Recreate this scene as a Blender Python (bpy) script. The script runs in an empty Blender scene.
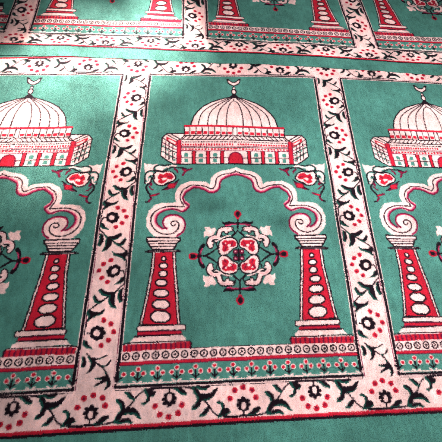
import bpy, math, random
import numpy as np
from mathutils import Matrix, Vector

MM = 0.001
scene = bpy.context.scene

# ------------------------------------------------------------------ camera
CAM_H, CAM_PITCH, CAM_YAW, CAM_ROLL, CAM_X = 852.83, math.radians(63.664), math.radians(6.4764), math.radians(5.8409), -87.674
cam_d = bpy.data.cameras.new('camera')
cam = bpy.data.objects.new('camera', cam_d)
scene.collection.objects.link(cam)
cp, sp, cy, sy = math.cos(CAM_PITCH), math.sin(CAM_PITCH), math.cos(CAM_YAW), math.sin(CAM_YAW)
fwd = Vector((sy*cp, cy*cp, -sp)); rgt = Vector((cy, -sy, 0)); upv = rgt.cross(fwd)
cr, sr = math.cos(CAM_ROLL), math.sin(CAM_ROLL)
r2 = rgt*cr + upv*sr; u2 = -rgt*sr + upv*cr
m = Matrix((r2, u2, -fwd)).transposed().to_4x4()
m.translation = Vector((CAM_X*MM, 0, (CAM_H+12)*MM))
cam.matrix_world = m
cam_d.sensor_width = 36; cam_d.lens = 36*380/442
cam_d.clip_start = 0.02; cam_d.clip_end = 50
scene.camera = cam

# ------------------------------------------------------------------ light
scene.view_settings.view_transform = 'Standard'
scene.view_settings.look = 'None'
scene.view_settings.exposure = 0.0
w = bpy.data.worlds.new('World'); scene.world = w; w.use_nodes = True
w.node_tree.nodes['Background'].inputs[0].default_value = (0.95, 0.98, 1.0, 1)
w.node_tree.nodes['Background'].inputs[1].default_value = 0.2

def aim(o, loc, target):
    o.location = Vector(loc)
    o.rotation_euler = (Vector(target)-Vector(loc)).to_track_quat('-Z', 'Y').to_euler()

def fill_lamp(loc, target, sx, sy_, power, col, spread=180):
    d = bpy.data.lights.new('fill_lamp', 'AREA'); d.shape = 'RECTANGLE'
    d.size = sx; d.size_y = sy_; d.energy = power; d.color = col; d.spread = math.radians(spread)
    o = bpy.data.objects.new('fill_lamp', d); scene.collection.objects.link(o); aim(o, loc, target); return o

def sun_beam(target, size_mm, power, blend=1.0, stretch=1.0, turn=0.0, src=(-2.2, 4.2, 2.6), col=(1.0, 0.87, 0.82)):
    """one gap between the leaves outside: a narrow beam of sun that lands on the carpet"""
    d = bpy.data.lights.new('sun_beam', 'SPOT'); d.energy = power; d.color = col
    t = Vector((target[0]*MM, target[1]*MM, 0.012)); s = Vector(src)+t*0.0
    dist = (t-s).length
    d.spot_size = 2*math.atan(size_mm*MM/dist); d.spot_blend = blend; d.shadow_soft_size = 0.012
    o = bpy.data.objects.new('sun_beam', d); scene.collection.objects.link(o)
    q = (t-s).to_track_quat('-Z', 'Y').to_matrix().to_4x4()
    o.matrix_world = Matrix.Translation(s) @ q @ Matrix.Rotation(math.radians(turn), 4, 'Z') @ Matrix.Diagonal((stretch, 1, 1, 1))
    return o
# unseen lamp added above the right side; its cone leaves the lower left dim
fill_lamp((0.72, 0.46, 1.45), (0.34, 0.56, 0), 0.8, 0.8, 18.2, (0.98, 0.98, 1.0), 80)
# sun through the leaves outside falls in soft flecks on the far left of the carpets: x, y, size in mm, power
for x, y, size, power, st, turn in (
        (-430, 1035, 130, 5500, 1.0, 0), (-270, 1035, 95, 6500, 1.0, 0), (-560, 1030, 70, 4000, 1, 0), (-560, 985, 80, 3600, 1.0, 0), (-330, 990, 90, 3600, 1, 0),
        (-600, 790, 150, 5200, 1.0, 0), (-440, 800, 230, 1500, 1.0, 0), (-330, 1080, 260, 1300, 1.0, 0), (-500, 850, 90, 3000, 1.0, 0), (-390, 900, 100, 3600, 1.0, 0), (-620, 920, 70, 3000, 1, 0),
        (-225, 1195, 95, 7500, 1.0, 0), (-390, 1170, 60, 2200, 1.0, 0), (-300, 940, 80, 2600, 1.0, 0), (-480, 1200, 60, 1500, 1, 0),
        (-490, 560, 60, 1300, 1.0, 0), (-560, 520, 60, 1400, 1.0, 0), (-430, 600, 60, 700, 1.0, 0), (-190, 1095, 95, 6500, 1, 0), (-610, 480, 34, 900, 1, 0), (-545, 505, 30, 800, 1, 0), (-470, 550, 30, 800, 1, 0), (-420, 610, 30, 700, 1, 0), (-380, 670, 30, 700, 1, 0), (-390, 960, 50, 2500, 1, 0), (-340, 920, 40, 1600, 1, 0), (-310, 1120, 80, 5000, 1, 0)):
    sun_beam((x, y), size*1.3, power*1.22, 1.0, st, turn)


# ---- the pattern, drawn in millimetres of carpet: colour letter, width, outline
FIT={"cu":[-3.1762,-7.7724,-2.0729,-0.9704,-0.0421,5.5426,4.0315,9.2121,-7.2353,1.1519],"cv":[-1.8185,-2.7623,-3.7301,0.1143,-6.0356,9.6281,-4.1745,8.066,4.7855,0.7039],"cu2":[-168.5896,-41.8145,26.1769,3.887,27.0462,2.5223],"cB":[-1035.6169,20.0451,6.3416],"k":1.341726149940081,"par":[852.827199,1.11115,0.113035,0.101943,-87.67422]}
MOTIF=[["medallion","l","K",3,[[-78.3,327.2],[-59.0,341.1]]],
["medallion","l","K",3,[[-78.3,327.2],[-50.3,309.2]]],
["medallion","l","K",3,[[-15.5,280.7],[0.0,263.7]]],
["medallion","l","K",3,[[0.1,265.2],[-0.2,229.7]]],
["medallion","l","K",3,[[-99.0,329.8],[-78.3,327.2]]],
["medallion","l","K",15,[[-68.8,301.9],[-69.6,300.0],[-71.4,296.2],[-71.5,292.3],[-70.0,288.3],[-67.1,284.6],[-62.8,281.3],[-58.1,280.0],[-53.0,280.6],[-49.7,278.4],[-48.1,273.4],[-46.6,268.6],[-45.2,264.1],[-42.5,260.8],[-38.3,258.8],[-32.3,257.9],[-24.4,258.3],[-19.7,258.7],[-18.2,258.9],[-17.5,259.0]]],
["medallion","l","K",12,[[-50.5,280.0],[-49.2,281.1],[-46.7,283.4],[-44.0,285.4],[-41.1,287.1],[-39.6,288.0]]],
["medallion","l","K",10,[[-31.9,259.4],[-28.9,267.4]]],
["medallion","l","K",9,[[-70.5,292.7],[-63.5,295.6]]],
["medallion","l","K",4.4,[[-62.9,303.3],[-63.4,301.1],[-64.8,299.3],[-66.8,298.3],[-69.0,298.4],[-71.0,299.4],[-72.3,301.3],[-72.8,303.6],[-72.4,305.8],[-71.0,307.6],[-69.0,308.6],[-66.8,308.6],[-64.8,307.5],[-63.4,305.6],[-62.9,303.3]]],
["medallion","l","K",4.4,[[-15.7,260.8],[-16.4,259.1],[-18.4,257.8],[-21.2,257.2],[-24.3,257.2],[-27.0,258.1],[-28.9,259.5],[-29.6,261.2],[-28.9,262.8],[-26.9,264.1],[-24.1,264.8],[-21.0,264.7],[-18.3,263.9],[-16.4,262.5],[-15.7,260.8]]],
["medallion","l","K",4.4,[[-25.1,267.0],[-25.5,265.6],[-26.4,264.5],[-27.7,263.9],[-29.1,263.9],[-30.3,264.6],[-31.2,265.7],[-31.5,267.2],[-31.1,268.6],[-30.2,269.7],[-29.0,270.3],[-27.5,270.3],[-26.3,269.6],[-25.4,268.5],[-25.1,267.0]]],
["medallion","l","K",4.4,[[-60.6,296.5],[-60.9,295.3],[-61.7,294.3],[-62.8,293.8],[-64.1,293.9],[-65.3,294.4],[-66.1,295.4],[-66.4,296.6],[-66.1,297.8],[-65.3,298.8],[-64.1,299.3],[-62.8,299.2],[-61.7,298.7],[-60.9,297.7],[-60.6,296.5]]],
["medallion","l","K",4.4,[[-36.1,286.7],[-36.5,285.4],[-37.5,284.3],[-38.9,283.8],[-40.4,283.8],[-41.8,284.4],[-42.8,285.5],[-43.1,286.9],[-42.8,288.2],[-41.8,289.2],[-40.4,289.8],[-38.8,289.7],[-37.4,289.1],[-36.5,288.0],[-36.1,286.7]]],
["medallion","l","P",9.2,[[-68.8,301.9],[-69.6,300.0],[-71.4,296.2],[-71.5,292.3],[-70.0,288.3],[-67.1,284.6],[-62.8,281.3],[-58.1,280.0],[-53.0,280.6],[-49.7,278.4],[-48.1,273.4],[-46.6,268.6],[-45.2,264.1],[-42.5,260.8],[-38.3,258.8],[-32.3,257.9],[-24.4,258.3],[-19.7,258.7],[-18.2,258.9],[-17.5,259.0]]],
["medallion","l","P",7,[[-50.5,280.0],[-49.2,281.1],[-46.7,283.4],[-44.0,285.4],[-41.1,287.1],[-39.6,288.0]]],
["medallion","l","P",5.5,[[-31.9,259.4],[-28.9,267.4]]],
["medallion","l","P",5,[[-70.5,292.7],[-63.5,295.6]]],
["medallion","f","P",0,[[-62.9,303.3],[-63.4,301.1],[-64.8,299.3],[-66.8,298.3],[-69.0,298.4],[-71.0,299.4],[-72.3,301.3],[-72.8,303.6],[-72.4,305.8],[-71.0,307.6],[-69.0,308.6],[-66.8,308.6],[-64.8,307.5],[-63.4,305.6]]],
["medallion","f","P",0,[[-15.7,260.8],[-16.4,259.1],[-18.4,257.8],[-21.2,257.2],[-24.3,257.2],[-27.0,258.1],[-28.9,259.5],[-29.6,261.2],[-28.9,262.8],[-26.9,264.1],[-24.1,264.8],[-21.0,264.7],[-18.3,263.9],[-16.4,262.5]]],
["medallion","f","P",0,[[-25.1,267.0],[-25.5,265.6],[-26.4,264.5],[-27.7,263.9],[-29.1,263.9],[-30.3,264.6],[-31.2,265.7],[-31.5,267.2],[-31.1,268.6],[-30.2,269.7],[-29.0,270.3],[-27.5,270.3],[-26.3,269.6],[-25.4,268.5]]],
["medallion","f","P",0,[[-60.6,296.5],[-60.9,295.3],[-61.7,294.3],[-62.8,293.8],[-64.1,293.9],[-65.3,294.4],[-66.1,295.4],[-66.4,296.6],[-66.1,297.8],[-65.3,298.8],[-64.1,299.3],[-62.8,299.2],[-61.7,298.7],[-60.9,297.7]]],
["medallion","f","P",0,[[-36.1,286.7],[-36.5,285.4],[-37.5,284.3],[-38.9,283.8],[-40.4,283.8],[-41.8,284.4],[-42.8,285.5],[-43.1,286.9],[-42.8,288.2],[-41.8,289.2],[-40.4,289.8],[-38.8,289.7],[-37.4,289.1],[-36.5,288.0]]],
["medallion","l","Q",2,[[-69.3,286.3],[-67.1,284.6],[-62.8,281.3],[-58.1,280.0],[-53.0,280.6],[-50.4,280.9]]],
["medallion","l","Q",2,[[-44.5,261.0],[-42.5,259.9],[-38.3,257.7],[-32.7,256.8],[-25.5,257.2],[-21.9,257.4]]],
["medallion","f","P",0,[[-46.2,324.1],[-42.3,327.5],[-37.2,328.7],[-31.0,327.6],[-25.5,324.6],[-20.8,319.8],[-17.1,315.9],[-14.2,313.0],[-10.2,310.9],[-5.2,309.5],[-2.3,305.4],[-1.7,298.5],[-2.9,292.5],[-6.0,287.4],[-10.2,283.9],[-15.7,282.2],[-21.1,281.4],[-26.5,281.6],[-32.1,282.8],[-37.9,285.0],[-42.4,288.4],[-45.6,293.0],[-47.7,298.9],[-48.8,306.2],[-49.1,313.0],[-48.4,319.2]]],
["medallion","l","K",3,[[-46.2,324.1],[-42.3,327.5],[-37.2,328.7],[-31.0,327.6],[-25.5,324.6],[-20.8,319.8],[-17.1,315.9],[-14.2,313.0],[-10.2,310.9],[-5.2,309.5],[-2.3,305.4],[-1.7,298.5],[-2.9,292.5],[-6.0,287.4],[-10.2,283.9],[-15.7,282.2],[-21.1,281.4],[-26.5,281.6],[-32.1,282.8],[-37.9,285.0],[-42.4,288.4],[-45.6,293.0],[-47.7,298.9],[-48.8,306.2],[-49.1,313.0],[-48.4,319.2],[-46.2,324.1]]],
["medallion","f","R",0,[[-39.9,315.3],[-33.0,320.8],[-25.7,316.2],[-23.4,308.0],[-14.9,307.2],[-5.8,303.6],[-6.1,294.3],[-13.3,288.0],[-21.1,290.6],[-28.5,289.6],[-35.5,289.1],[-41.3,294.2],[-38.3,303.4]]],
["medallion","f","P",0,[[-18.5,302.9],[-19.0,301.2],[-20.3,299.8],[-22.0,299.1],[-24.0,299.1],[-25.8,299.9],[-27.0,301.4],[-27.4,303.1],[-26.9,304.9],[-25.6,306.2],[-23.9,307.0],[-21.9,306.9],[-20.1,306.1],[-18.9,304.7]]],
["medallion","f","P",0,[[-29.2,297.0],[-29.5,296.0],[-30.0,295.3],[-30.9,294.9],[-31.8,294.9],[-32.6,295.4],[-33.2,296.1],[-33.4,297.1],[-33.1,298.0],[-32.6,298.7],[-31.7,299.1],[-30.8,299.1],[-30.0,298.7],[-29.4,297.9]]],
["medallion","l","C",2.4,[[-39.5,295.0],[-32.7,302.0]]],
["medallion","l","C",2.2,[[-17.9,303.8],[-13.2,292.9]]],
["medallion","l","C",2.2,[[-33.9,316.7],[-30.5,308.8]]],
["medallion","f","C",0,[[-11.1,305.9],[-11.3,305.1],[-11.8,304.4],[-12.5,304.1],[-13.3,304.1],[-14.0,304.5],[-14.5,305.1],[-14.6,306.0],[-14.4,306.8],[-13.9,307.4],[-13.2,307.7],[-12.4,307.7],[-11.7,307.4],[-11.2,306.7]]],
["medallion","l","K",2.6,[[-39.8,276.7],[-37.7,277.1],[-33.6,277.7],[-30.0,277.1],[-26.9,275.2],[-25.8,273.1],[-26.9,270.7],[-27.4,269.5]]],
["medallion","l","K",2.6,[[-60.6,289.4],[-59.5,290.5],[-57.3,292.8],[-55.0,293.9],[-52.5,293.8],[-51.2,293.8]]],
["medallion","l","K",3,[[-16.0,259.0],[-14.6,259.9],[-11.6,261.6],[-9.6,264.1],[-8.5,267.4],[-9.5,270.8],[-12.6,274.3],[-14.2,276.1]]],
["medallion","l","K",2.6,[[-55.3,293.9],[-50.3,309.2]]],
["medallion","l","P",3.4,[[-46.1,285.1],[-47.4,286.5],[-50.0,289.3],[-52.5,290.6],[-55.0,290.4],[-56.2,290.2]]],
["medallion","l","P",3.4,[[-39.7,282.5],[-36.9,281.4],[-31.4,279.1],[-26.5,277.5],[-22.2,276.7],[-20.0,276.2]]],
["medallion","f","P",0,[[-84.8,280.6],[-77.9,276.2],[-71.6,278.5],[-62.3,275.2],[-57.2,266.7],[-53.7,259.4],[-58.3,253.6],[-66.9,257.4],[-71.5,251.6],[-83.4,252.9],[-80.1,260.7],[-84.7,267.4]]],
["medallion","f","C",0,[[-119.6,331.8],[-117.3,334.6],[-113.8,336.2],[-108.9,336.7],[-104.6,336.0],[-100.9,334.0],[-98.0,332.2],[-95.9,330.6],[-95.9,329.0],[-97.9,327.5],[-100.7,325.8],[-104.4,324.0],[-108.6,323.4],[-113.5,324.2],[-117.1,326.0],[-119.5,328.9]]],
["medallion","l","R",2.2,[[-119.0,331.8],[-116.8,334.6],[-113.3,336.2],[-108.5,336.7],[-104.3,336.0],[-100.6,334.0],[-97.7,332.2],[-95.7,330.6],[-95.6,329.0],[-97.6,327.5],[-100.4,325.8],[-104.0,324.0],[-108.2,323.4],[-113.0,324.2],[-116.5,326.0],[-118.9,328.9],[-119.0,331.8]]],
["medallion","f","K",0,[[-103.1,329.9],[-103.7,328.2],[-105.5,326.8],[-108.0,326.1],[-110.9,326.1],[-113.5,327.0],[-115.4,328.4],[-116.0,330.2],[-115.4,332.0],[-113.7,333.4],[-111.1,334.1],[-108.2,334.1],[-105.6,333.2],[-103.8,331.7]]],
["medallion","f","C",0,[[1.1,232.8],[3.4,228.3],[5.7,224.4],[8.1,220.8],[8.4,217.0],[6.6,212.7],[4.0,209.5],[0.7,207.3],[-2.6,207.4],[-5.8,209.8],[-8.1,213.2],[-9.7,217.5],[-9.2,221.3],[-6.5,224.7],[-3.9,228.6],[-1.3,232.8]]],
["medallion","l","R",2.2,[[0.9,231.1],[2.9,227.3],[5.0,223.8],[7.1,220.7],[7.4,217.2],[5.7,213.5],[3.4,210.7],[0.5,208.8],[-2.3,208.9],[-5.1,210.9],[-7.2,213.9],[-8.6,217.7],[-8.1,221.1],[-5.8,224.1],[-3.5,227.4],[-1.2,231.2],[0.9,231.1]]],
["medallion","f","K",0,[[4.2,218.1],[3.6,215.0],[2.2,212.5],[0.2,211.2],[-1.9,211.3],[-3.8,212.7],[-5.0,215.2],[-5.4,218.4],[-4.9,221.5],[-3.4,223.9],[-1.5,225.3],[0.7,225.2],[2.6,223.7],[3.8,221.2]]],
["medallion","f","K",0,[[-98.6,332.1],[-94.9,331.3],[-92.2,329.5],[-90.4,326.6],[-89.7,323.4],[-90.3,319.8],[-89.8,316.4],[-88.3,313.3],[-86.2,310.3],[-83.5,307.6],[-81.6,304.7],[-80.4,301.6],[-81.3,298.8],[-84.2,296.5],[-87.1,296.8],[-90.0,300.0],[-92.7,303.8],[-95.1,308.1],[-96.5,313.3],[-96.9,319.3],[-97.9,324.8],[-99.6,329.9]]],
["medallion","f","C",0,[[-92.1,326.3],[-90.3,323.9],[-89.4,321.1],[-89.4,318.0],[-88.2,314.2],[-85.8,309.8],[-85.3,307.3],[-86.7,306.7],[-88.7,308.0],[-91.0,311.1],[-92.7,314.8],[-93.6,318.9],[-93.8,322.6],[-93.3,325.8]]],
["medallion","l","M",2,[[-91.8,322.7],[-89.9,313.9],[-85.7,308.2]]],
["medallion","f","K",0,[[-38.9,240.5],[-36.3,245.7],[-32.2,248.8],[-26.8,249.8],[-21.7,249.4],[-17.2,247.5],[-11.1,246.3],[-3.5,245.8],[0.2,244.2],[0.2,241.6],[-2.8,240.5],[-8.7,240.9],[-13.9,240.3],[-18.5,238.7],[-23.5,238.6],[-28.9,239.9],[-33.8,239.9],[-38.1,238.5]]],
["medallion","f","C",0,[[-31.4,249.0],[-26.4,250.7],[-22.1,250.6],[-18.2,248.7],[-12.7,247.6],[-5.3,247.5],[-1.7,246.5],[-1.8,244.7],[-5.4,243.8],[-12.8,243.7],[-18.9,244.1],[-23.9,245.2],[-28.3,246.3],[-32.0,247.6]]],
["medallion","l","M",2.2,[[-30.6,248.7],[-23.5,249.7],[-14.9,246.5],[-4.9,246.3]]],
["medallion","f","K",0,[[-0.3,320.1],[-1.7,324.3],[-5.3,326.9],[-9.7,326.9],[-13.3,324.3],[-14.7,320.1],[-13.3,315.9],[-9.7,313.3],[-5.3,313.3],[-1.7,315.9]]],
["medallion","f","C",0,[[-1.7,320.1],[-2.8,323.5],[-5.7,325.6],[-9.3,325.6],[-12.2,323.5],[-13.3,320.1],[-12.2,316.7],[-9.3,314.6],[-5.7,314.6],[-2.8,316.7]]],
["medallion","f","Q",0,[[-5.4,319.6],[-5.9,321.1],[-7.2,322.1],[-8.8,322.1],[-10.1,321.1],[-10.6,319.6],[-10.1,318.1],[-8.8,317.1],[-7.2,317.1],[-5.9,318.1]]],
["medallion","l","K",3.4,[[-15.0,328.6],[0.0,328.6]]],
["medallion","l","K",3.4,[[0.0,328.6],[0.0,312.0]]],
["medallion","f","K",0,[[3.4,328.6],[2.8,330.6],[1.1,331.8],[-1.1,331.8],[-2.8,330.6],[-3.4,328.6],[-2.8,326.6],[-1.1,325.4],[1.1,325.4],[2.8,326.6]]],
["dome","f","P",0,[[-0.8,841.3],[-9.3,830.3],[-24.3,826.1],[-39.3,821.0],[-69.0,808.5],[-90.9,793.9],[-108.6,772.6],[-118.9,754.1],[-123.7,735.9],[-125.7,721.5],[-3.2,721.7]]],
["dome","l","K",3.4,[[-3.5,837.3],[-9.3,830.3],[-24.3,826.1],[-39.3,821.0],[-69.0,808.5],[-90.9,793.9],[-108.6,772.6],[-118.9,754.1],[-123.7,735.9],[-125.7,721.5]]],
["dome","l","K",2.6,[[-9.3,829.3],[-18.7,824.2],[-37.4,814.0],[-54.1,804.0],[-68.8,794.3],[-81.1,784.1],[-90.9,773.4],[-97.5,762.4],[-100.8,750.9],[-103.0,739.5],[-104.0,728.2],[-104.5,722.6]]],
["dome","l","K",2.6,[[-7.4,827.4],[-14.0,822.8],[-27.2,813.6],[-40.7,803.0],[-54.5,790.9],[-65.0,778.4],[-72.2,765.5],[-76.6,750.0],[-78.1,731.8],[-78.9,722.7]]],
["dome","l","K",2.6,[[-5.6,826.5],[-10.3,821.6],[-19.8,811.7],[-29.2,800.8],[-38.5,788.8],[-44.9,775.8],[-48.6,761.8],[-50.9,746.8],[-51.8,730.9],[-52.2,723.0]]],
["dome","l","K",2.6,[[-1.9,820.7],[-4.8,816.7],[-10.5,808.6],[-15.3,798.0],[-19.2,784.9],[-21.9,771.4],[-23.5,757.5],[-24.4,743.7],[-24.6,730.0],[-24.7,723.2]]],
["dome","f","K",0,[[-0.7,846.2],[-5.3,841.2],[-13.8,830.2],[-3.7,825.5],[-1.0,831.4]]],
["dome","f","P",0,[[-0.4,841.3],[-4.1,824.1],[-0.8,820.7]]],
["crescent_finial","f","K",0,[[-0.7,846.2],[-0.2,874.3],[-5.6,871.1],[-4.2,864.1],[-8.1,857.0],[-8.2,848.1],[-3.8,841.2]]],
["crescent_finial","f","K",0,[[-22.9,907.5],[-15.1,905.6],[-8.3,896.5],[0.5,892.6],[0.2,874.3],[-10.5,880.1],[-18.1,886.1]]],
["crescent_finial","f","P",0,[[-18.3,898.3],[-13.7,899.5],[-8.4,892.4],[0.5,888.5],[0.3,878.3],[-8.5,883.2],[-15.3,889.2]]],
["crescent_finial","f","P",0,[[3.1,867.3],[2.8,865.7],[1.9,864.5],[0.7,863.8],[-0.7,863.8],[-1.9,864.4],[-2.7,865.6],[-3.0,867.1],[-2.7,868.7],[-1.8,869.9],[-0.6,870.6],[0.8,870.7],[2.0,870.0],[2.9,868.8]]],
["crescent_finial","f","P",0,[[4.7,852.8],[4.2,849.5],[2.8,846.9],[0.8,845.5],[-1.4,845.4],[-3.4,846.8],[-4.7,849.4],[-5.1,852.6],[-4.6,855.8],[-3.2,858.5],[-1.2,860.0],[1.0,860.0],[3.0,858.6],[4.3,856.0]]],
["mosque_facade","f","P",0,[[-159.9,669.3],[-153.2,672.7],[-143.4,685.6],[-99.9,685.8],[3.8,686.5],[1.4,590.7],[-156.2,591.0]]],
["mosque_facade","f","P",0,[[-192.2,693.8],[-145.4,693.9],[-143.0,685.6],[-153.2,672.7],[-162.2,667.2],[-158.5,591.0],[-167.7,590.2],[-184.9,601.1],[-204.2,617.4],[-204.7,640.0],[-204.1,680.0]]],
["mosque_facade","l","K",3.2,[[-192.2,693.8],[-145.4,693.9],[-143.0,685.6],[-153.2,672.7],[-162.2,667.2],[-158.5,591.0],[-167.7,590.2],[-184.9,601.1],[-204.2,617.4],[-204.7,640.0],[-204.1,680.0],[-192.2,693.8]]],
["mosque_facade","f","R",0,[[-192.6,683.0],[-162.0,664.2],[-161.4,650.3],[-174.7,657.4],[-191.8,670.2]]],
["mosque_facade","f","P",0,[[-186.7,675.7],[-166.4,662.9],[-166.1,656.6],[-178.4,662.9],[-186.3,669.3]]],
["mosque_facade","l","K",2.4,[[-192.0,689.9],[-161.6,669.3]]],
["mosque_facade","l","K",2.2,[[-204.1,680.0],[-161.2,646.1]]],
["mosque_facade","l","C",2.2,[[-202.2,663.0],[-160.7,635.7]]],
["mosque_facade","l","K",2.2,[[-204.9,652.5],[-160.2,626.6]]],
["mosque_facade","l","K",2.2,[[-204.3,633.8],[-159.3,607.0]]],
["mosque_facade","l","K",2.6,[[-194.0,667.2],[-190.5,611.2]]],
["mosque_facade","l","K",2.6,[[-184.4,661.3],[-181.2,605.5]]],
["mosque_facade","l","K",2.6,[[-173.9,655.3],[-170.9,599.8]]],
["mosque_facade","f","G",0,[[-196.3,650.4],[-196.5,648.7],[-197.0,647.4],[-197.9,646.7],[-199.0,646.7],[-200.0,647.4],[-200.7,648.7],[-201.1,650.4],[-200.9,652.0],[-200.4,653.3],[-199.5,654.0],[-198.4,654.0],[-197.4,653.3],[-196.7,652.0]]],
["mosque_facade","f","G",0,[[-185.4,637.8],[-185.5,636.2],[-186.1,634.9],[-187.0,634.2],[-188.1,634.2],[-189.1,634.9],[-189.8,636.2],[-190.1,637.9],[-190.0,639.5],[-189.4,640.8],[-188.5,641.5],[-187.5,641.5],[-186.5,640.8],[-185.7,639.5]]],
["mosque_facade","f","D",0,[[-175.7,633.7],[-175.9,632.1],[-176.5,630.8],[-177.4,630.1],[-178.4,630.1],[-179.4,630.8],[-180.1,632.1],[-180.4,633.7],[-180.3,635.3],[-179.7,636.6],[-178.8,637.3],[-177.8,637.3],[-176.8,636.6],[-176.1,635.3]]],
["mosque_facade","f","G",0,[[-165.1,623.3],[-165.2,621.7],[-165.8,620.5],[-166.7,619.8],[-167.8,619.8],[-168.8,620.5],[-169.5,621.8],[-169.8,623.4],[-169.6,625.0],[-169.1,626.2],[-168.2,627.0],[-167.1,627.0],[-166.1,626.2],[-165.4,624.9]]],
["mosque_facade","f","G",0,[[-195.1,631.7],[-195.2,630.1],[-195.8,628.8],[-196.7,628.1],[-197.8,628.1],[-198.7,628.8],[-199.5,630.1],[-199.8,631.7],[-199.7,633.3],[-199.1,634.6],[-198.2,635.3],[-197.2,635.3],[-196.2,634.6],[-195.5,633.3]]],
["mosque_facade","f","D",0,[[-184.5,622.6],[-184.6,621.0],[-185.2,619.7],[-186.1,619.0],[-187.2,619.0],[-188.1,619.7],[-188.9,621.0],[-189.2,622.6],[-189.1,624.2],[-188.5,625.5],[-187.6,626.2],[-186.5,626.2],[-185.6,625.5],[-184.8,624.2]]],
["mosque_facade","f","G",0,[[-174.0,614.4],[-174.2,612.8],[-174.7,611.5],[-175.6,610.8],[-176.7,610.9],[-177.6,611.6],[-178.4,612.8],[-178.7,614.4],[-178.5,616.0],[-178.0,617.3],[-177.1,618.0],[-176.0,618.0],[-175.0,617.3],[-174.3,616.0]]],
["mosque_facade","f","G",0,[[-164.1,603.8],[-164.3,602.3],[-164.9,601.0],[-165.8,600.3],[-166.8,600.3],[-167.8,601.0],[-168.5,602.3],[-168.8,603.9],[-168.6,605.4],[-168.0,606.7],[-167.2,607.4],[-166.1,607.4],[-165.1,606.7],[-164.4,605.4]]],
["mosque_facade","l","K",3,[[-181.8,693.4],[-153.2,672.7],[-141.7,687.4]]],
["mosque_facade","f","P",0,[[-144.3,718.1],[4.6,719.2],[3.8,686.5],[-143.0,685.6]]],
["mosque_facade","l","K",3,[[-144.4,719.4],[-143.0,686.5]]],
["mosque_facade","l","R",6.5,[[-143.0,719.4],[4.6,719.7]]],
["mosque_facade","l","C",1.6,[[-142.9,716.3],[4.5,716.5]]],
["mosque_facade","l","K",2.2,[[-5.5,716.0],[-6.0,687.2]]],
["mosque_facade","f","R",0,[[-2.6,700.5],[8.8,700.6],[8.5,690.9],[-2.8,690.8]]],
["mosque_facade","l","K",2.2,[[-23.2,715.8],[-23.6,687.1]]],
["mosque_facade","f","R",0,[[-20.3,700.3],[-8.9,700.4],[-9.1,690.7],[-20.4,690.6]]],
["mosque_facade","l","K",2.2,[[-40.9,715.6],[-41.0,687.0]]],
["mosque_facade","f","R",0,[[-37.9,700.1],[-26.5,700.2],[-26.6,690.6],[-37.9,690.5]]],
["mosque_facade","l","K",2.2,[[-58.6,715.5],[-58.5,686.8]]],
["mosque_facade","f","R",0,[[-55.4,700.0],[-44.1,700.1],[-44.1,690.4],[-55.4,690.4]]],
["mosque_facade","l","K",2.2,[[-76.2,715.3],[-75.9,686.7]]],
["mosque_facade","f","R",0,[[-72.9,699.9],[-61.6,699.9],[-61.6,690.3],[-72.8,690.2]]],
["mosque_facade","l","K",2.2,[[-93.7,715.2],[-93.2,686.7]]],
["mosque_facade","f","R",0,[[-90.4,699.8],[-79.1,699.8],[-79.0,690.2],[-90.2,690.1]]],
["mosque_facade","l","K",2.2,[[-111.3,715.1],[-110.5,686.6]]],
["mosque_facade","f","R",0,[[-107.8,699.7],[-96.5,699.7],[-96.3,690.1],[-107.5,690.1]]],
["mosque_facade","l","K",2.2,[[-128.7,715.0],[-127.8,686.5]]],
["mosque_facade","f","R",0,[[-125.1,699.6],[-113.9,699.7],[-113.7,690.0],[-124.8,690.0]]],
["mosque_facade","f","R",0,[[-142.5,699.5],[-131.3,699.6],[-130.9,690.0],[-142.1,690.0]]],
["mosque_facade","l","K",2.6,[[-141.6,685.6],[3.8,685.6]]],
["mosque_facade","l","K",2.2,[[0.6,684.7],[-9.5,673.3]]],
["mosque_facade","l","K",2.2,[[-12.2,684.6],[-22.2,673.2]]],
["mosque_facade","l","K",2.2,[[-24.9,684.5],[-34.8,673.1]]],
["mosque_facade","l","K",2.2,[[-37.5,684.4],[-47.4,673.1]]],
["mosque_facade","l","K",2.2,[[-50.2,684.3],[-60.0,673.0]]],
["mosque_facade","l","K",2.2,[[-62.8,684.2],[-72.5,672.9]]],
["mosque_facade","l","K",2.2,[[-75.4,684.1],[-85.0,672.9]]],
["mosque_facade","l","K",2.2,[[-88.0,684.1],[-97.5,672.8]]],
["mosque_facade","l","K",2.2,[[-100.5,684.0],[-110.0,672.8]]],
["mosque_facade","l","K",2.2,[[-113.1,684.0],[-122.5,672.8]]],
["mosque_facade","l","K",2.2,[[-125.6,683.9],[-134.9,672.7]]],
["mosque_facade","l","K",2.2,[[-138.1,683.9],[-147.3,672.7]]],
["mosque_facade","l","K",2.6,[[-153.1,671.9],[3.4,671.3]]],
["mosque_facade","f","K",0,[[-0.6,666.5],[1.9,666.5],[1.8,662.2],[-0.7,662.2]]],
["mosque_facade","f","K",0,[[-5.1,666.5],[-2.7,666.5],[-2.8,662.2],[-5.2,662.2]]],
["mosque_facade","f","K",0,[[-9.7,666.4],[-7.2,666.4],[-7.3,662.2],[-9.8,662.1]]],
["mosque_facade","f","K",0,[[-14.2,666.4],[-11.8,666.4],[-11.9,662.1],[-14.3,662.1]]],
["mosque_facade","f","K",0,[[-18.8,666.4],[-16.3,666.4],[-16.4,662.1],[-18.8,662.1]]],
["mosque_facade","f","K",0,[[-23.3,666.3],[-20.9,666.3],[-20.9,662.1],[-23.4,662.0]]],
["mosque_facade","f","K",0,[[-27.9,666.3],[-25.4,666.3],[-25.5,662.0],[-27.9,662.0]]],
["mosque_facade","f","K",0,[[-32.4,666.3],[-30.0,666.3],[-30.0,662.0],[-32.5,662.0]]],
["mosque_facade","f","K",0,[[-36.9,666.2],[-34.5,666.3],[-34.5,662.0],[-37.0,662.0]]],
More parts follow.
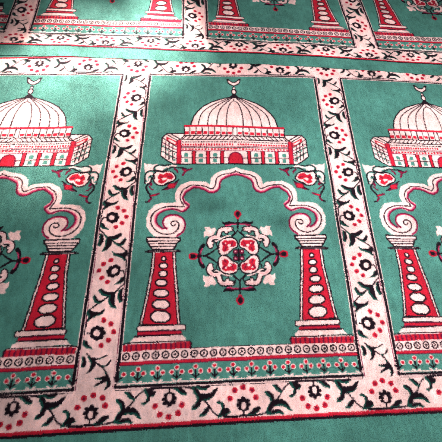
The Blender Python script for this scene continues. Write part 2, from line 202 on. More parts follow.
["mosque_facade","f","K",0,[[-41.5,666.2],[-39.0,666.2],[-39.1,662.0],[-41.5,661.9]]],
["mosque_facade","f","K",0,[[-46.0,666.2],[-43.6,666.2],[-43.6,661.9],[-46.0,661.9]]],
["mosque_facade","f","K",0,[[-50.5,666.2],[-48.1,666.2],[-48.1,661.9],[-50.5,661.9]]],
["mosque_facade","f","K",0,[[-55.1,666.1],[-52.6,666.2],[-52.6,661.9],[-55.1,661.9]]],
["mosque_facade","f","K",0,[[-59.6,666.1],[-57.2,666.1],[-57.1,661.9],[-59.6,661.9]]],
["mosque_facade","f","K",0,[[-64.1,666.1],[-61.7,666.1],[-61.7,661.8],[-64.1,661.8]]],
["mosque_facade","f","K",0,[[-68.6,666.1],[-66.2,666.1],[-66.2,661.8],[-68.6,661.8]]],
["mosque_facade","f","K",0,[[-73.1,666.1],[-70.7,666.1],[-70.7,661.8],[-73.1,661.8]]],
["mosque_facade","f","K",0,[[-77.7,666.0],[-75.2,666.1],[-75.2,661.8],[-77.6,661.8]]],
["mosque_facade","f","K",0,[[-82.2,666.0],[-79.7,666.0],[-79.7,661.8],[-82.1,661.8]]],
["mosque_facade","f","K",0,[[-86.7,666.0],[-84.2,666.0],[-84.2,661.8],[-86.6,661.7]]],
["mosque_facade","f","K",0,[[-91.2,666.0],[-88.7,666.0],[-88.7,661.7],[-91.1,661.7]]],
["mosque_facade","f","K",0,[[-95.7,666.0],[-93.2,666.0],[-93.2,661.7],[-95.6,661.7]]],
["mosque_facade","f","K",0,[[-100.2,666.0],[-97.7,666.0],[-97.7,661.7],[-100.1,661.7]]],
["mosque_facade","f","K",0,[[-104.7,666.0],[-102.2,666.0],[-102.1,661.7],[-104.6,661.7]]],
["mosque_facade","f","K",0,[[-109.1,665.9],[-106.7,666.0],[-106.6,661.7],[-109.0,661.7]]],
["mosque_facade","f","K",0,[[-113.6,665.9],[-111.2,665.9],[-111.1,661.7],[-113.5,661.7]]],
["mosque_facade","f","K",0,[[-118.1,665.9],[-115.7,665.9],[-115.6,661.7],[-118.0,661.7]]],
["mosque_facade","f","K",0,[[-122.6,665.9],[-120.2,665.9],[-120.1,661.7],[-122.5,661.7]]],
["mosque_facade","f","K",0,[[-127.1,665.9],[-124.7,665.9],[-124.5,661.7],[-126.9,661.7]]],
["mosque_facade","f","K",0,[[-131.6,665.9],[-129.1,665.9],[-129.0,661.7],[-131.4,661.7]]],
["mosque_facade","f","K",0,[[-136.0,665.9],[-133.6,665.9],[-133.5,661.7],[-135.9,661.7]]],
["mosque_facade","f","K",0,[[-140.5,665.9],[-138.1,665.9],[-137.9,661.7],[-140.3,661.7]]],
["mosque_facade","f","K",0,[[-145.0,665.9],[-142.6,665.9],[-142.4,661.7],[-144.8,661.7]]],
["mosque_facade","f","K",0,[[-149.4,665.9],[-147.0,665.9],[-146.8,661.7],[-149.2,661.7]]],
["mosque_facade","f","R",0,[[-2.8,658.8],[1.7,658.8],[1.6,652.8],[-3.0,652.8]]],
["mosque_facade","f","R",0,[[-10.2,658.7],[-5.6,658.7],[-5.8,652.8],[-10.3,652.8]]],
["mosque_facade","f","R",0,[[-17.5,658.7],[-13.0,658.7],[-13.1,652.7],[-17.6,652.7]]],
["mosque_facade","f","R",0,[[-24.8,658.6],[-20.3,658.7],[-20.4,652.7],[-24.9,652.7]]],
["mosque_facade","f","R",0,[[-32.1,658.6],[-27.6,658.6],[-27.7,652.7],[-32.2,652.6]]],
["mosque_facade","f","R",0,[[-39.4,658.5],[-34.9,658.6],[-35.0,652.6],[-39.5,652.6]]],
["mosque_facade","f","R",0,[[-46.7,658.5],[-42.2,658.5],[-42.2,652.6],[-46.8,652.6]]],
["mosque_facade","f","R",0,[[-54.0,658.5],[-49.5,658.5],[-49.5,652.5],[-54.0,652.5]]],
["mosque_facade","f","R",0,[[-61.3,658.4],[-56.8,658.5],[-56.8,652.5],[-61.3,652.5]]],
["mosque_facade","f","R",0,[[-68.6,658.4],[-64.1,658.4],[-64.0,652.5],[-68.5,652.5]]],
["mosque_facade","f","R",0,[[-75.8,658.4],[-71.3,658.4],[-71.3,652.5],[-75.8,652.5]]],
["mosque_facade","f","R",0,[[-83.1,658.4],[-78.6,658.4],[-78.5,652.4],[-83.0,652.4]]],
["mosque_facade","f","R",0,[[-90.3,658.3],[-85.9,658.4],[-85.8,652.4],[-90.2,652.4]]],
["mosque_facade","f","R",0,[[-97.6,658.3],[-93.1,658.3],[-93.0,652.4],[-97.5,652.4]]],
["mosque_facade","f","R",0,[[-104.8,658.3],[-100.3,658.3],[-100.2,652.4],[-104.7,652.4]]],
["mosque_facade","f","R",0,[[-112.1,658.3],[-107.6,658.3],[-107.4,652.4],[-111.9,652.4]]],
["mosque_facade","f","R",0,[[-119.3,658.3],[-114.8,658.3],[-114.6,652.4],[-119.1,652.4]]],
["mosque_facade","f","R",0,[[-126.5,658.3],[-122.0,658.3],[-121.8,652.4],[-126.3,652.4]]],
["mosque_facade","f","R",0,[[-133.7,658.3],[-129.2,658.3],[-129.0,652.4],[-133.5,652.4]]],
["mosque_facade","f","R",0,[[-140.9,658.3],[-136.4,658.3],[-136.2,652.4],[-140.7,652.4]]],
["mosque_facade","f","R",0,[[-148.1,658.3],[-143.6,658.3],[-143.4,652.4],[-147.8,652.4]]],
["mosque_facade","l","C",2.0,[[-152.1,649.0],[2.8,648.6]]],
["mosque_facade","f","R",0,[[-5.6,642.6],[-0.1,642.7],[-0.2,637.6],[-5.7,637.6]]],
["mosque_facade","f","R",0,[[-14.6,642.6],[-9.1,642.6],[-9.2,637.6],[-14.7,637.5]]],
["mosque_facade","f","R",0,[[-23.6,642.5],[-18.1,642.6],[-18.2,637.5],[-23.7,637.5]]],
["mosque_facade","f","R",0,[[-32.6,642.5],[-27.1,642.5],[-27.2,637.5],[-32.7,637.5]]],
["mosque_facade","f","R",0,[[-41.6,642.5],[-36.1,642.5],[-36.1,637.4],[-41.6,637.4]]],
["mosque_facade","f","R",0,[[-50.6,642.4],[-45.1,642.4],[-45.1,637.4],[-50.6,637.4]]],
["mosque_facade","f","R",0,[[-59.5,642.4],[-54.0,642.4],[-54.0,637.4],[-59.5,637.4]]],
["mosque_facade","f","R",0,[[-68.5,642.4],[-63.0,642.4],[-62.9,637.4],[-68.4,637.3]]],
["mosque_facade","f","R",0,[[-77.4,642.3],[-71.9,642.4],[-71.9,637.3],[-77.3,637.3]]],
["mosque_facade","f","R",0,[[-86.3,642.3],[-80.8,642.3],[-80.8,637.3],[-86.2,637.3]]],
["mosque_facade","f","R",0,[[-95.2,642.3],[-89.7,642.3],[-89.7,637.3],[-95.1,637.3]]],
["mosque_facade","f","R",0,[[-104.1,642.3],[-98.6,642.3],[-98.5,637.3],[-104.0,637.3]]],
["mosque_facade","f","R",0,[[-113.0,642.3],[-107.5,642.3],[-107.4,637.3],[-112.9,637.3]]],
["mosque_facade","f","R",0,[[-121.9,642.3],[-116.4,642.3],[-116.3,637.3],[-121.7,637.3]]],
["mosque_facade","f","R",0,[[-130.7,642.3],[-125.3,642.3],[-125.1,637.3],[-130.6,637.3]]],
["mosque_facade","f","R",0,[[-139.6,642.3],[-134.1,642.3],[-134.0,637.3],[-139.4,637.3]]],
["mosque_facade","f","R",0,[[-148.4,642.3],[-143.0,642.3],[-142.8,637.3],[-148.2,637.3]]],
["mosque_facade","l","K",1.8,[[-151.9,644.8],[2.7,644.8]]],
["mosque_facade","l","C",2.4,[[-151.5,634.4],[2.5,633.9]]],
["mosque_facade","l","K",2.2,[[-150.4,611.1],[-20.3,610.2]]],
["mosque_facade","f","R",0,[[-119.6,633.1],[-110.7,633.1],[-109.7,592.0],[-118.4,592.0]]],
["mosque_facade","l","K",1.9,[[-119.9,633.1],[-118.7,592.0]]],
["mosque_facade","l","K",1.9,[[-110.4,633.1],[-109.3,592.0]]],
["mosque_facade","f","R",0,[[-80.4,633.2],[-71.5,633.2],[-71.2,591.9],[-79.9,591.9]]],
["mosque_facade","l","K",1.9,[[-80.7,633.2],[-80.2,591.9]]],
["mosque_facade","l","K",1.9,[[-71.1,633.2],[-70.8,591.9]]],
["mosque_facade","f","R",0,[[-41.7,633.3],[-32.7,633.3],[-33.1,591.9],[-41.9,591.9]]],
["mosque_facade","l","K",1.9,[[-42.0,633.2],[-42.2,591.9]]],
["mosque_facade","l","K",1.9,[[-32.4,633.3],[-32.8,591.9]]],
["mosque_facade","f","R",0,[[-162.3,670.2],[-151.3,670.2],[-147.9,590.9],[-160.5,591.0]]],
["mosque_facade","l","C",2,[[-162.3,669.3],[-159.8,591.0]]],
["mosque_facade","l","C",2,[[-151.0,669.3],[-148.6,590.9]]],
["mosque_facade","f","G",0,[[-141.5,622.5],[-139.3,626.6],[-132.6,626.5],[-130.0,622.4],[-129.8,613.8],[-141.2,613.9]]],
["mosque_facade","f","G",0,[[-140.3,607.8],[-130.2,607.7],[-129.1,596.0],[-140.5,596.1]]],
["mosque_facade","f","G",0,[[-101.6,622.4],[-99.3,626.5],[-92.5,626.5],[-90.1,622.4],[-90.0,613.8],[-101.5,613.8]]],
["mosque_facade","f","G",0,[[-100.7,607.7],[-90.5,607.7],[-89.7,595.9],[-101.1,596.0]]],
["mosque_facade","f","G",0,[[-62.9,622.4],[-60.5,626.6],[-53.7,626.6],[-51.3,622.4],[-51.3,613.8],[-62.9,613.8]]],
["mosque_facade","f","G",0,[[-62.2,607.7],[-52.0,607.7],[-51.3,595.9],[-62.8,595.9]]],
["mosque_facade","f","C",0,[[1.2,630.9],[-8.5,628.4],[-16.2,621.3],[-20.5,611.0],[-20.8,591.9],[0.3,591.9]]],
["mosque_facade","f","R",0,[[1.2,627.6],[-7.5,625.1],[-14.2,618.4],[-17.4,609.0],[-17.7,591.9],[0.3,591.9]]],
["mosque_facade","l","K",3.2,[[-167.8,591.0],[1.3,589.9]]],
["corner_flower","f","P",0,[[-246.7,595.9],[-239.6,590.3],[-230.7,592.6],[-223.8,588.5],[-208.3,592.4],[-215.2,582.9],[-222.4,570.4],[-235.1,566.7],[-241.8,562.9]]],
["corner_flower","l","K",3.2,[[-176.2,589.0],[-180.2,588.2],[-188.4,586.7],[-195.0,586.7],[-200.0,588.3],[-204.9,588.6],[-209.8,587.4],[-214.0,585.1],[-217.5,581.6],[-219.2,577.7],[-219.2,573.4],[-217.9,570.4],[-215.4,568.8],[-215.3,568.0],[-217.8,568.1],[-221.6,568.7],[-226.9,569.9],[-231.7,568.8],[-235.9,565.3],[-238.8,561.2],[-240.3,556.4],[-240.4,550.2],[-239.1,542.6],[-238.9,536.9],[-239.7,533.1],[-240.1,531.2]]],
["corner_flower","f","P",0,[[-209.5,583.7],[-204.7,585.2],[-199.4,585.0],[-193.5,583.0],[-188.3,582.9],[-183.8,584.9],[-182.6,584.1],[-184.5,580.5],[-187.8,577.8],[-192.6,575.9],[-194.2,574.1],[-192.4,572.5],[-194.4,571.1],[-200.0,569.8],[-205.1,569.8],[-209.8,571.2],[-213.2,573.2],[-215.3,575.8],[-215.3,578.5],[-213.0,581.4]]],
["corner_flower","f","P",0,[[-235.4,561.5],[-230.9,564.9],[-226.1,565.8],[-221.1,564.2],[-217.2,561.0],[-214.4,556.1],[-214.2,553.2],[-216.6,552.3],[-219.5,553.3],[-222.9,556.2],[-226.3,556.3],[-229.6,553.4],[-231.0,549.1],[-230.6,543.4],[-231.0,539.4],[-232.5,537.1],[-234.3,538.1],[-236.6,542.3],[-237.7,548.3],[-237.7,555.9]]],
["corner_flower","f","P",0,[[-219.7,547.8],[-219.6,555.1],[-217.0,561.3],[-211.8,566.3],[-205.6,567.8],[-198.1,565.7],[-191.2,565.9],[-184.8,568.2],[-178.2,567.7],[-171.3,564.5],[-165.8,559.8],[-161.6,553.6],[-160.1,548.0],[-161.5,543.0],[-164.6,539.2],[-169.3,536.6],[-174.9,532.9],[-181.3,528.1],[-188.3,524.9],[-195.9,523.5],[-203.2,524.7],[-210.1,528.6],[-215.1,533.9],[-218.2,540.8]]],
["corner_flower","l","K",3.4,[[-219.7,547.8],[-219.6,555.1],[-217.0,561.3],[-211.8,566.3],[-205.6,567.8],[-198.1,565.7],[-191.2,565.9],[-184.8,568.2],[-178.2,567.7],[-171.3,564.5],[-165.8,559.8],[-161.6,553.6],[-160.1,548.0],[-161.5,543.0],[-164.6,539.2],[-169.3,536.6],[-174.9,532.9],[-181.3,528.1],[-188.3,524.9],[-195.9,523.5],[-203.2,524.7],[-210.1,528.6],[-215.1,533.9],[-218.2,540.8],[-219.7,547.8]]],
["corner_flower","l","K",3.2,[[-227.6,553.9],[-225.8,551.4],[-222.2,546.6],[-222.2,541.9],[-225.8,537.2],[-230.3,533.6],[-235.7,531.2],[-238.4,530.1]]],
["corner_flower","l","K",3.6,[[-218.3,559.5],[-214.6,544.1]]],
["corner_flower","l","K",3.6,[[-214.3,571.2],[-210.2,570.1],[-201.9,568.1],[-194.1,568.8],[-186.6,572.3],[-179.9,576.0],[-173.8,579.9],[-167.9,581.2],[-162.1,580.0],[-155.1,579.1],[-146.8,578.7],[-137.9,576.7],[-128.4,573.1],[-123.6,571.3]]],
["corner_flower","f","R",0,[[-206.4,550.9],[-202.2,560.2],[-192.9,556.2],[-186.2,563.9],[-173.0,560.7],[-165.3,550.5],[-171.3,542.2],[-179.8,543.8],[-186.0,534.0],[-195.3,528.8],[-206.2,534.2],[-202.2,541.7],[-207.6,545.6]]],
["corner_flower","f","P",0,[[-197.2,544.0],[-191.1,548.5],[-181.3,546.9],[-184.9,541.9],[-192.7,538.2]]],
["corner_flower","l","C",2.4,[[-201.7,553.6],[-196.5,547.8]]],
["corner_flower","l","C",2.4,[[-180.6,551.5],[-169.1,549.4]]],
["corner_flower","f","C",0,[[-192.0,511.9],[-182.0,520.4],[-177.7,529.3],[-168.2,531.5],[-152.5,540.5],[-156.8,528.4],[-160.4,516.4],[-172.1,514.3],[-184.6,510.0]]],
["corner_flower","f","R",0,[[-181.8,516.6],[-176.0,527.8],[-164.9,530.3],[-159.9,526.5],[-163.7,517.9],[-173.8,516.5]]],
["corner_flower","l","K",3.6,[[-191.9,510.8],[-179.6,518.1]]],
["corner_flower","l","K",3.6,[[-160.3,534.1],[-151.9,540.5]]],
["corner_flower","l","K",3.6,[[-187.2,526.8],[-176.4,534.2]]],
["corner_flower","l","K",4.6,[[-222.9,535.9],[-225.5,533.3],[-230.7,528.1],[-233.9,523.4],[-235.1,519.4],[-234.3,514.7],[-231.5,509.5],[-228.2,504.3],[-224.3,499.1],[-221.7,493.6],[-220.3,487.7],[-220.5,483.2],[-222.3,480.0],[-225.4,477.7],[-230.0,476.4],[-232.2,475.7]]],
["corner_flower","f","C",0,[[-230.0,524.7],[-225.7,522.4],[-219.7,514.9],[-211.5,511.0],[-219.4,510.4],[-227.2,517.2]]],
["corner_flower","l","C",5.8,[[-220.3,493.9],[-212.0,496.3],[-201.9,499.9]]],
["corner_flower","l","R",3.2,[[-219.7,493.9],[-210.5,496.3]]],
["corner_flower","l","C",5.2,[[-224.7,478.4],[-219.1,486.6]]],
["corner_flower","l","C",5.2,[[-164.6,575.4],[-157.8,569.9],[-156.2,564.4]]],
["corner_flower","l","C",5.8,[[-142.8,573.7],[-134.8,569.8],[-138.8,562.7],[-141.8,555.8]]],
["corner_flower","l","R",3.6,[[-140.8,573.7],[-134.0,567.4]]],
["corner_flower","l","C",4.4,[[-134.1,568.6],[-123.7,573.6],[-119.5,576.4]]],
["corner_flower","l","P",4.5,[[-183.2,580.3],[-181.0,581.9],[-176.6,585.0],[-171.1,586.0],[-164.4,584.7],[-161.1,584.1]]],
["corner_flower","l","P",4.5,[[-226.8,544.3],[-227.2,541.9],[-228.1,537.2],[-230.1,534.2],[-233.2,532.9],[-234.8,532.3]]],
["corner_flower","f","K",0,[[-157.6,580.5],[-142.8,581.6],[-129.4,575.2],[-142.5,575.3]]],
["corner_flower","f","C",0,[[-219.2,528.3],[-219.4,526.0],[-220.3,524.2],[-221.7,523.2],[-223.4,523.2],[-225.0,524.3],[-226.3,526.1],[-226.8,528.4],[-226.6,530.7],[-225.7,532.5],[-224.2,533.5],[-222.5,533.5],[-220.9,532.4],[-219.7,530.6]]],
["corner_flower","f","C",0,[[-133.3,573.7],[-133.8,572.5],[-135.4,571.5],[-137.8,571.0],[-140.4,571.0],[-142.8,571.6],[-144.5,572.6],[-145.1,573.8],[-144.6,574.9],[-143.0,575.9],[-140.6,576.4],[-138.0,576.4],[-135.6,575.9],[-133.9,574.9]]],
["arch","f","P",0,[[1.6,584.6],[-2.9,580.1],[-8.7,575.0],[-27.2,570.2],[-40.6,568.2],[-55.6,560.4],[-67.2,546.8],[-70.3,525.8],[-80.2,534.6],[-103.0,536.3],[-122.6,537.2],[-136.0,531.2],[-147.9,524.5],[-155.1,513.3],[-159.5,498.6],[-159.5,483.9],[-156.0,475.9],[-171.4,472.6],[-187.1,474.2],[-207.0,469.5],[-218.6,459.8],[-208.3,465.5],[-222.1,453.0],[-227.1,431.6],[-224.6,407.7],[-216.6,394.1],[-205.4,382.3],[-199.3,379.9],[-151.6,378.8],[-148.8,383.4],[-138.5,390.8],[-132.0,401.8],[-130.4,417.7],[-137.0,431.6],[-152.8,440.6],[-172.8,440.2],[-184.0,432.5],[-186.9,420.5],[-182.5,408.5],[-175.3,402.6],[-184.3,402.1],[-195.9,409.4],[-202.8,422.5],[-201.4,437.3],[-192.3,447.6],[-176.1,455.0],[-155.0,456.1],[-139.2,447.4],[-131.5,451.5],[-123.4,460.6],[-123.5,463.7],[-135.5,473.5],[-139.4,485.5],[-133.3,501.2],[-121.7,510.0],[-112.3,517.4],[-97.8,515.8],[-86.4,510.8],[-73.4,502.5],[-62.1,500.5],[-50.2,506.8],[-44.9,515.4],[-44.2,528.3],[-39.2,539.0],[-27.6,546.7],[-14.2,552.5],[0.9,555.2]]],
["arch","l","Q",6,[[-123.5,468.2],[-135.5,478.0],[-139.4,490.0],[-133.3,505.7],[-121.7,514.5],[-112.3,521.9],[-97.8,520.3],[-86.4,515.3],[-73.4,507.0],[-62.1,505.0],[-50.2,511.3],[-44.9,519.9],[-44.2,532.8],[-39.2,543.5],[-27.6,551.2],[-14.2,557.0],[0.9,559.7]]],
["arch","l","Q",6,[[-188.3,403.1],[-191.2,405.0],[-197.0,408.6],[-201.6,413.7],[-205.1,420.2],[-206.4,427.2],[-205.7,434.6],[-203.1,440.8],[-198.5,446.0],[-192.2,450.4],[-184.1,454.2],[-174.8,456.3],[-164.3,456.8],[-155.1,454.9],[-147.1,450.6],[-141.3,449.4],[-137.5,451.5],[-133.5,454.8],[-129.5,459.4],[-127.4,461.6]]],
["arch","l","M",4.5,[[-186.3,402.7],[-189.2,404.6],[-195.0,408.2],[-199.6,413.3],[-203.1,419.8],[-204.4,426.8],[-203.7,434.2],[-201.1,440.4],[-196.5,445.6],[-190.2,450.0],[-182.1,453.8],[-172.8,455.9],[-162.3,456.4],[-153.1,454.5],[-145.1,450.2],[-139.3,449.0],[-135.5,451.1],[-131.5,454.4],[-127.5,459.0],[-125.4,461.2]]],
["arch","l","M",5,[[-123.5,466.3],[-135.5,476.1],[-139.4,488.1],[-133.3,503.8],[-121.7,512.6],[-112.3,520.0],[-97.8,518.4],[-86.4,513.4],[-73.4,505.1],[-62.1,503.1],[-50.2,509.4],[-44.9,518.0],[-44.2,530.9],[-39.2,541.6],[-27.6,549.3],[-14.2,555.1],[0.9,557.8]]],
["arch","l","M",4.5,[[-148.8,381.8],[-146.2,383.6],[-141.1,387.4],[-136.9,392.0],[-133.6,397.4],[-131.6,404.2],[-130.8,412.2],[-132.1,419.6],[-135.4,426.6],[-141.0,432.3],[-148.9,436.8],[-157.8,438.9],[-167.8,438.7],[-175.6,436.7],[-181.2,432.8],[-184.7,427.9],[-186.2,421.9],[-185.8,415.9],[-183.6,409.9],[-180.7,405.4],[-177.1,402.5],[-175.3,401.0]]],
["arch","l","C",3.4,[[-148.8,383.4],[-146.2,385.2],[-141.1,389.0],[-136.9,393.6],[-133.6,399.0],[-131.6,405.8],[-130.8,413.8],[-132.1,421.2],[-135.4,428.2],[-141.0,433.9],[-148.9,438.4],[-157.8,440.5],[-167.8,440.3],[-175.6,438.3],[-181.2,434.4],[-184.7,429.5],[-186.2,423.5],[-185.8,417.5],[-183.6,411.5],[-180.7,407.0],[-177.1,404.1],[-175.3,402.6],[-184.3,402.1],[-187.2,404.0],[-193.0,407.6],[-197.6,412.7],[-201.1,419.2],[-202.4,426.2],[-201.7,433.6],[-199.1,439.8],[-194.5,445.0],[-188.2,449.4],[-180.1,453.2],[-170.8,455.3],[-160.3,455.8],[-151.1,453.9],[-143.1,449.6],[-137.3,448.4],[-133.5,450.5],[-129.5,453.8],[-125.5,458.4],[-123.4,460.6]]],
["arch","l","C",3.8,[[-123.5,463.7],[-135.5,473.5],[-139.4,485.5],[-133.3,501.2],[-121.7,510.0],[-112.3,517.4],[-97.8,515.8],[-86.4,510.8],[-73.4,502.5],[-62.1,500.5],[-50.2,506.8],[-44.9,515.4],[-44.2,528.3],[-39.2,539.0],[-27.6,546.7],[-14.2,552.5],[0.9,555.2]]],
["arch","l","K",2.8,[[0.2,569.4],[-1.2,568.1],[-4.1,565.5],[-7.7,563.0],[-11.9,560.4],[-19.2,558.8],[-29.6,558.0],[-38.1,555.7],[-44.7,551.8],[-49.5,547.9],[-52.5,544.1],[-54.2,538.3],[-54.5,530.6],[-56.3,523.4],[-59.6,516.6],[-63.1,513.3],[-66.8,513.3],[-73.1,515.8],[-82.1,520.7],[-90.6,523.6],[-98.7,524.4],[-107.6,524.9],[-117.3,525.0],[-123.1,523.7],[-125.0,521.1],[-128.7,518.3],[-134.2,515.4],[-139.2,510.0],[-143.7,502.3],[-146.0,494.6],[-146.1,486.9],[-143.8,478.9],[-139.1,470.5],[-136.8,466.3]]],
["arch","l","K",2.8,[[-135.0,462.2],[-142.5,462.5],[-157.3,463.1],[-169.4,463.3],[-178.7,463.0],[-188.6,460.6],[-199.1,456.0],[-207.0,449.9],[-212.2,442.1],[-215.2,434.8],[-215.9,427.9],[-215.1,420.2],[-212.8,411.7],[-208.0,403.6],[-200.7,395.9],[-192.5,390.5],[-183.4,387.5],[-174.4,386.5],[-165.4,387.5],[-157.9,390.4],[-151.8,395.3],[-147.9,401.3],[-146.3,408.6],[-146.7,414.5],[-149.2,419.2],[-152.9,422.0],[-157.8,422.9],[-162.0,422.2],[-165.3,419.7],[-166.7,416.3],[-166.0,412.0],[-163.6,409.7],[-159.5,409.2],[-157.0,410.4],[-156.1,413.1],[-155.6,414.4]]],
["arch","f","K",0,[[0.3,573.4],[-3.2,567.0],[2.8,566.2]]],
["arch","f","P",0,[[0.2,567.0],[-2.0,562.3],[2.7,562.3]]],
["pillar","f","P",0,[[-221.4,378.9],[-141.1,377.1],[-142.2,368.9],[-149.4,363.2],[-152.0,354.6],[-157.6,347.3],[-205.9,347.9],[-212.3,356.0],[-217.4,364.8],[-221.7,370.8]]],
["pillar","l","K",3.6,[[-221.4,378.9],[-141.1,377.1],[-142.2,368.9],[-149.4,363.2],[-152.0,354.6],[-157.6,347.3],[-205.9,347.9],[-212.3,356.0],[-217.4,364.8],[-221.7,370.8],[-221.4,378.9]]],
["pillar","l","K",2.6,[[-221.6,369.5],[-141.6,368.9]]],
["pillar","l","K",2.6,[[-216.3,362.9],[-147.9,362.6]]],
["pillar","l","K",2.6,[[-210.8,355.3],[-153.5,355.2]]],
["pillar","f","P",0,[[-216.8,345.6],[-143.6,345.1],[-143.5,341.2],[-216.5,341.8]]],
["pillar","l","K",3,[[-216.8,345.6],[-143.6,345.1],[-143.5,341.2],[-216.5,341.8],[-216.8,345.6]]],
["pillar","l","K",4,[[-222.3,342.6],[-215.6,342.4]]],
["pillar","l","K",4,[[-145.6,343.2],[-139.7,342.4]]],
["pillar","f","P",0,[[-205.8,340.7],[-206.4,294.7],[-211.8,247.5],[-215.7,213.5],[-222.4,171.6],[-134.0,168.1],[-138.9,210.7],[-141.8,245.2],[-147.9,293.0],[-151.9,340.1]]],
["pillar","f","R",0,[[-199.7,340.5],[-200.5,294.6],[-206.0,247.3],[-210.1,213.3],[-216.8,171.3],[-139.6,168.3],[-144.7,210.9],[-147.7,245.4],[-153.9,293.2],[-158.0,340.2]]],
["pillar","l","K",3,[[-205.8,340.7],[-206.4,294.7],[-211.8,247.5],[-215.7,213.5],[-222.4,171.6]]],
["pillar","l","K",3,[[-151.9,340.1],[-147.9,293.0],[-141.8,245.2],[-138.9,210.7],[-134.0,168.1]]],
["pillar","l","K",2.2,[[-199.7,340.5],[-200.5,294.6],[-206.0,247.3],[-210.1,213.3],[-216.8,171.3]]],
["pillar","l","K",2.2,[[-158.0,340.2],[-153.9,293.2],[-147.7,245.4],[-144.7,210.9],[-139.6,168.3]]],
["pillar","f","P",0,[[-173.0,324.0],[-173.4,326.4],[-175.9,329.4],[-181.1,329.5],[-183.3,326.7],[-183.4,324.3],[-183.0,321.9],[-180.5,318.9],[-175.3,318.8],[-173.1,321.6]]],
["pillar","l","K",3.4,[[-173.0,324.0],[-173.4,326.4],[-175.9,329.4],[-181.1,329.5],[-183.3,326.7],[-183.4,324.3],[-183.0,321.9],[-180.5,318.9],[-175.3,318.8],[-173.1,321.6],[-173.0,324.0]]],
["pillar","f","P",0,[[-168.6,306.2],[-169.2,309.3],[-173.8,313.1],[-183.6,313.4],[-187.8,309.8],[-188.1,306.8],[-187.4,303.7],[-182.8,299.9],[-173.1,299.6],[-168.9,303.2]]],
["pillar","l","K",3.4,[[-168.6,306.2],[-169.2,309.3],[-173.8,313.1],[-183.6,313.4],[-187.8,309.8],[-188.1,306.8],[-187.4,303.7],[-182.8,299.9],[-173.1,299.6],[-168.9,303.2],[-168.6,306.2]]],
["pillar","f","P",0,[[-168.1,286.4],[-168.7,289.9],[-173.3,294.2],[-183.0,294.4],[-187.1,290.4],[-187.4,287.0],[-186.7,283.6],[-182.1,279.4],[-172.5,279.1],[-168.4,283.1]]],
["pillar","l","K",3.4,[[-168.1,286.4],[-168.7,289.9],[-173.3,294.2],[-183.0,294.4],[-187.1,290.4],[-187.4,287.0],[-186.7,283.6],[-182.1,279.4],[-172.5,279.1],[-168.4,283.1],[-168.1,286.4]]],
["pillar","f","P",0,[[-167.5,264.7],[-168.3,268.3],[-174.4,272.9],[-187.4,273.3],[-192.9,269.1],[-193.3,265.5],[-192.4,261.9],[-186.3,257.4],[-173.5,256.9],[-167.9,261.1]]],
["pillar","l","K",3.4,[[-167.5,264.7],[-168.3,268.3],[-174.4,272.9],[-187.4,273.3],[-192.9,269.1],[-193.3,265.5],[-192.4,261.9],[-186.3,257.4],[-173.5,256.9],[-167.9,261.1],[-167.5,264.7]]],
["pillar","f","P",0,[[-162.3,240.2],[-163.4,244.2],[-171.4,249.4],[-188.7,250.0],[-196.1,245.3],[-196.7,241.3],[-195.6,237.3],[-187.5,232.1],[-170.4,231.6],[-163.0,236.2]]],
["pillar","l","K",3.4,[[-162.3,240.2],[-163.4,244.2],[-171.4,249.4],[-188.7,250.0],[-196.1,245.3],[-196.7,241.3],[-195.6,237.3],[-187.5,232.1],[-170.4,231.6],[-163.0,236.2],[-162.3,240.2]]],
["pillar","f","P",0,[[-159.4,214.5],[-160.6,219.2],[-169.5,225.3],[-188.8,226.0],[-197.0,220.5],[-197.7,215.9],[-196.4,211.2],[-187.4,205.2],[-168.4,204.5],[-160.1,209.9]]],
["pillar","l","K",3.4,[[-159.4,214.5],[-160.6,219.2],[-169.5,225.3],[-188.8,226.0],[-197.0,220.5],[-197.7,215.9],[-196.4,211.2],[-187.4,205.2],[-168.4,204.5],[-160.1,209.9],[-159.4,214.5]]],
["pillar","f","P",0,[[-156.4,186.7],[-157.7,192.5],[-167.9,199.8],[-189.6,200.6],[-198.8,194.0],[-199.5,188.4],[-198.0,182.7],[-187.9,175.5],[-166.5,174.7],[-157.2,181.2]]],
["pillar","l","K",3.4,[[-156.4,186.7],[-157.7,192.5],[-167.9,199.8],[-189.6,200.6],[-198.8,194.0],[-199.5,188.4],[-198.0,182.7],[-187.9,175.5],[-166.5,174.7],[-157.2,181.2],[-156.4,186.7]]],
["pillar","l","K",2.6,[[-218.7,171.9],[-137.2,168.7]]],
["pillar","f","P",0,[[-224.6,168.9],[-124.0,168.9],[-121.9,162.9],[-122.5,157.6],[-131.6,156.9],[-223.7,158.0],[-227.3,163.4]]],
["pillar","l","K",2.6,[[-224.6,168.9],[-124.0,168.9],[-121.9,162.9],[-122.5,157.6],[-131.6,156.9],[-223.7,158.0],[-227.3,163.4],[-224.6,168.9]]],
["pillar","f","C",0,[[-225.4,157.1],[-131.6,156.4],[-130.7,147.4],[-224.7,148.7]]],
["pillar","l","R",5,[[-222.5,153.3],[-132.8,152.2]]],
["pillar","f","P",0,[[-229.8,146.8],[-128.6,147.3],[-119.8,139.1],[-121.3,135.0],[-240.4,135.7]]],
["pillar","l","K",2.4,[[-231.1,147.4],[-128.6,147.8]]],
["pillar","f","P",0,[[-244.2,135.1],[-112.3,134.1],[-109.6,132.7],[-109.5,127.5],[-253.0,128.7]]],
["pillar","l","K",2.6,[[-252.9,132.5],[-237.6,133.8],[-112.3,134.1]]],
["pillar","f","R",0,[[-253.2,130.4],[-109.0,131.9],[-109.2,118.0],[-251.8,117.3]]],
["pillar","f","C",0,[[-247.5,130.4],[-244.0,130.5],[-242.7,117.9],[-246.3,117.8]]],
["pillar","f","C",0,[[-237.3,130.5],[-233.7,130.6],[-232.5,117.9],[-236.1,117.8]]],
["pillar","f","C",0,[[-227.0,130.5],[-223.4,130.6],[-222.3,117.9],[-225.9,117.8]]],
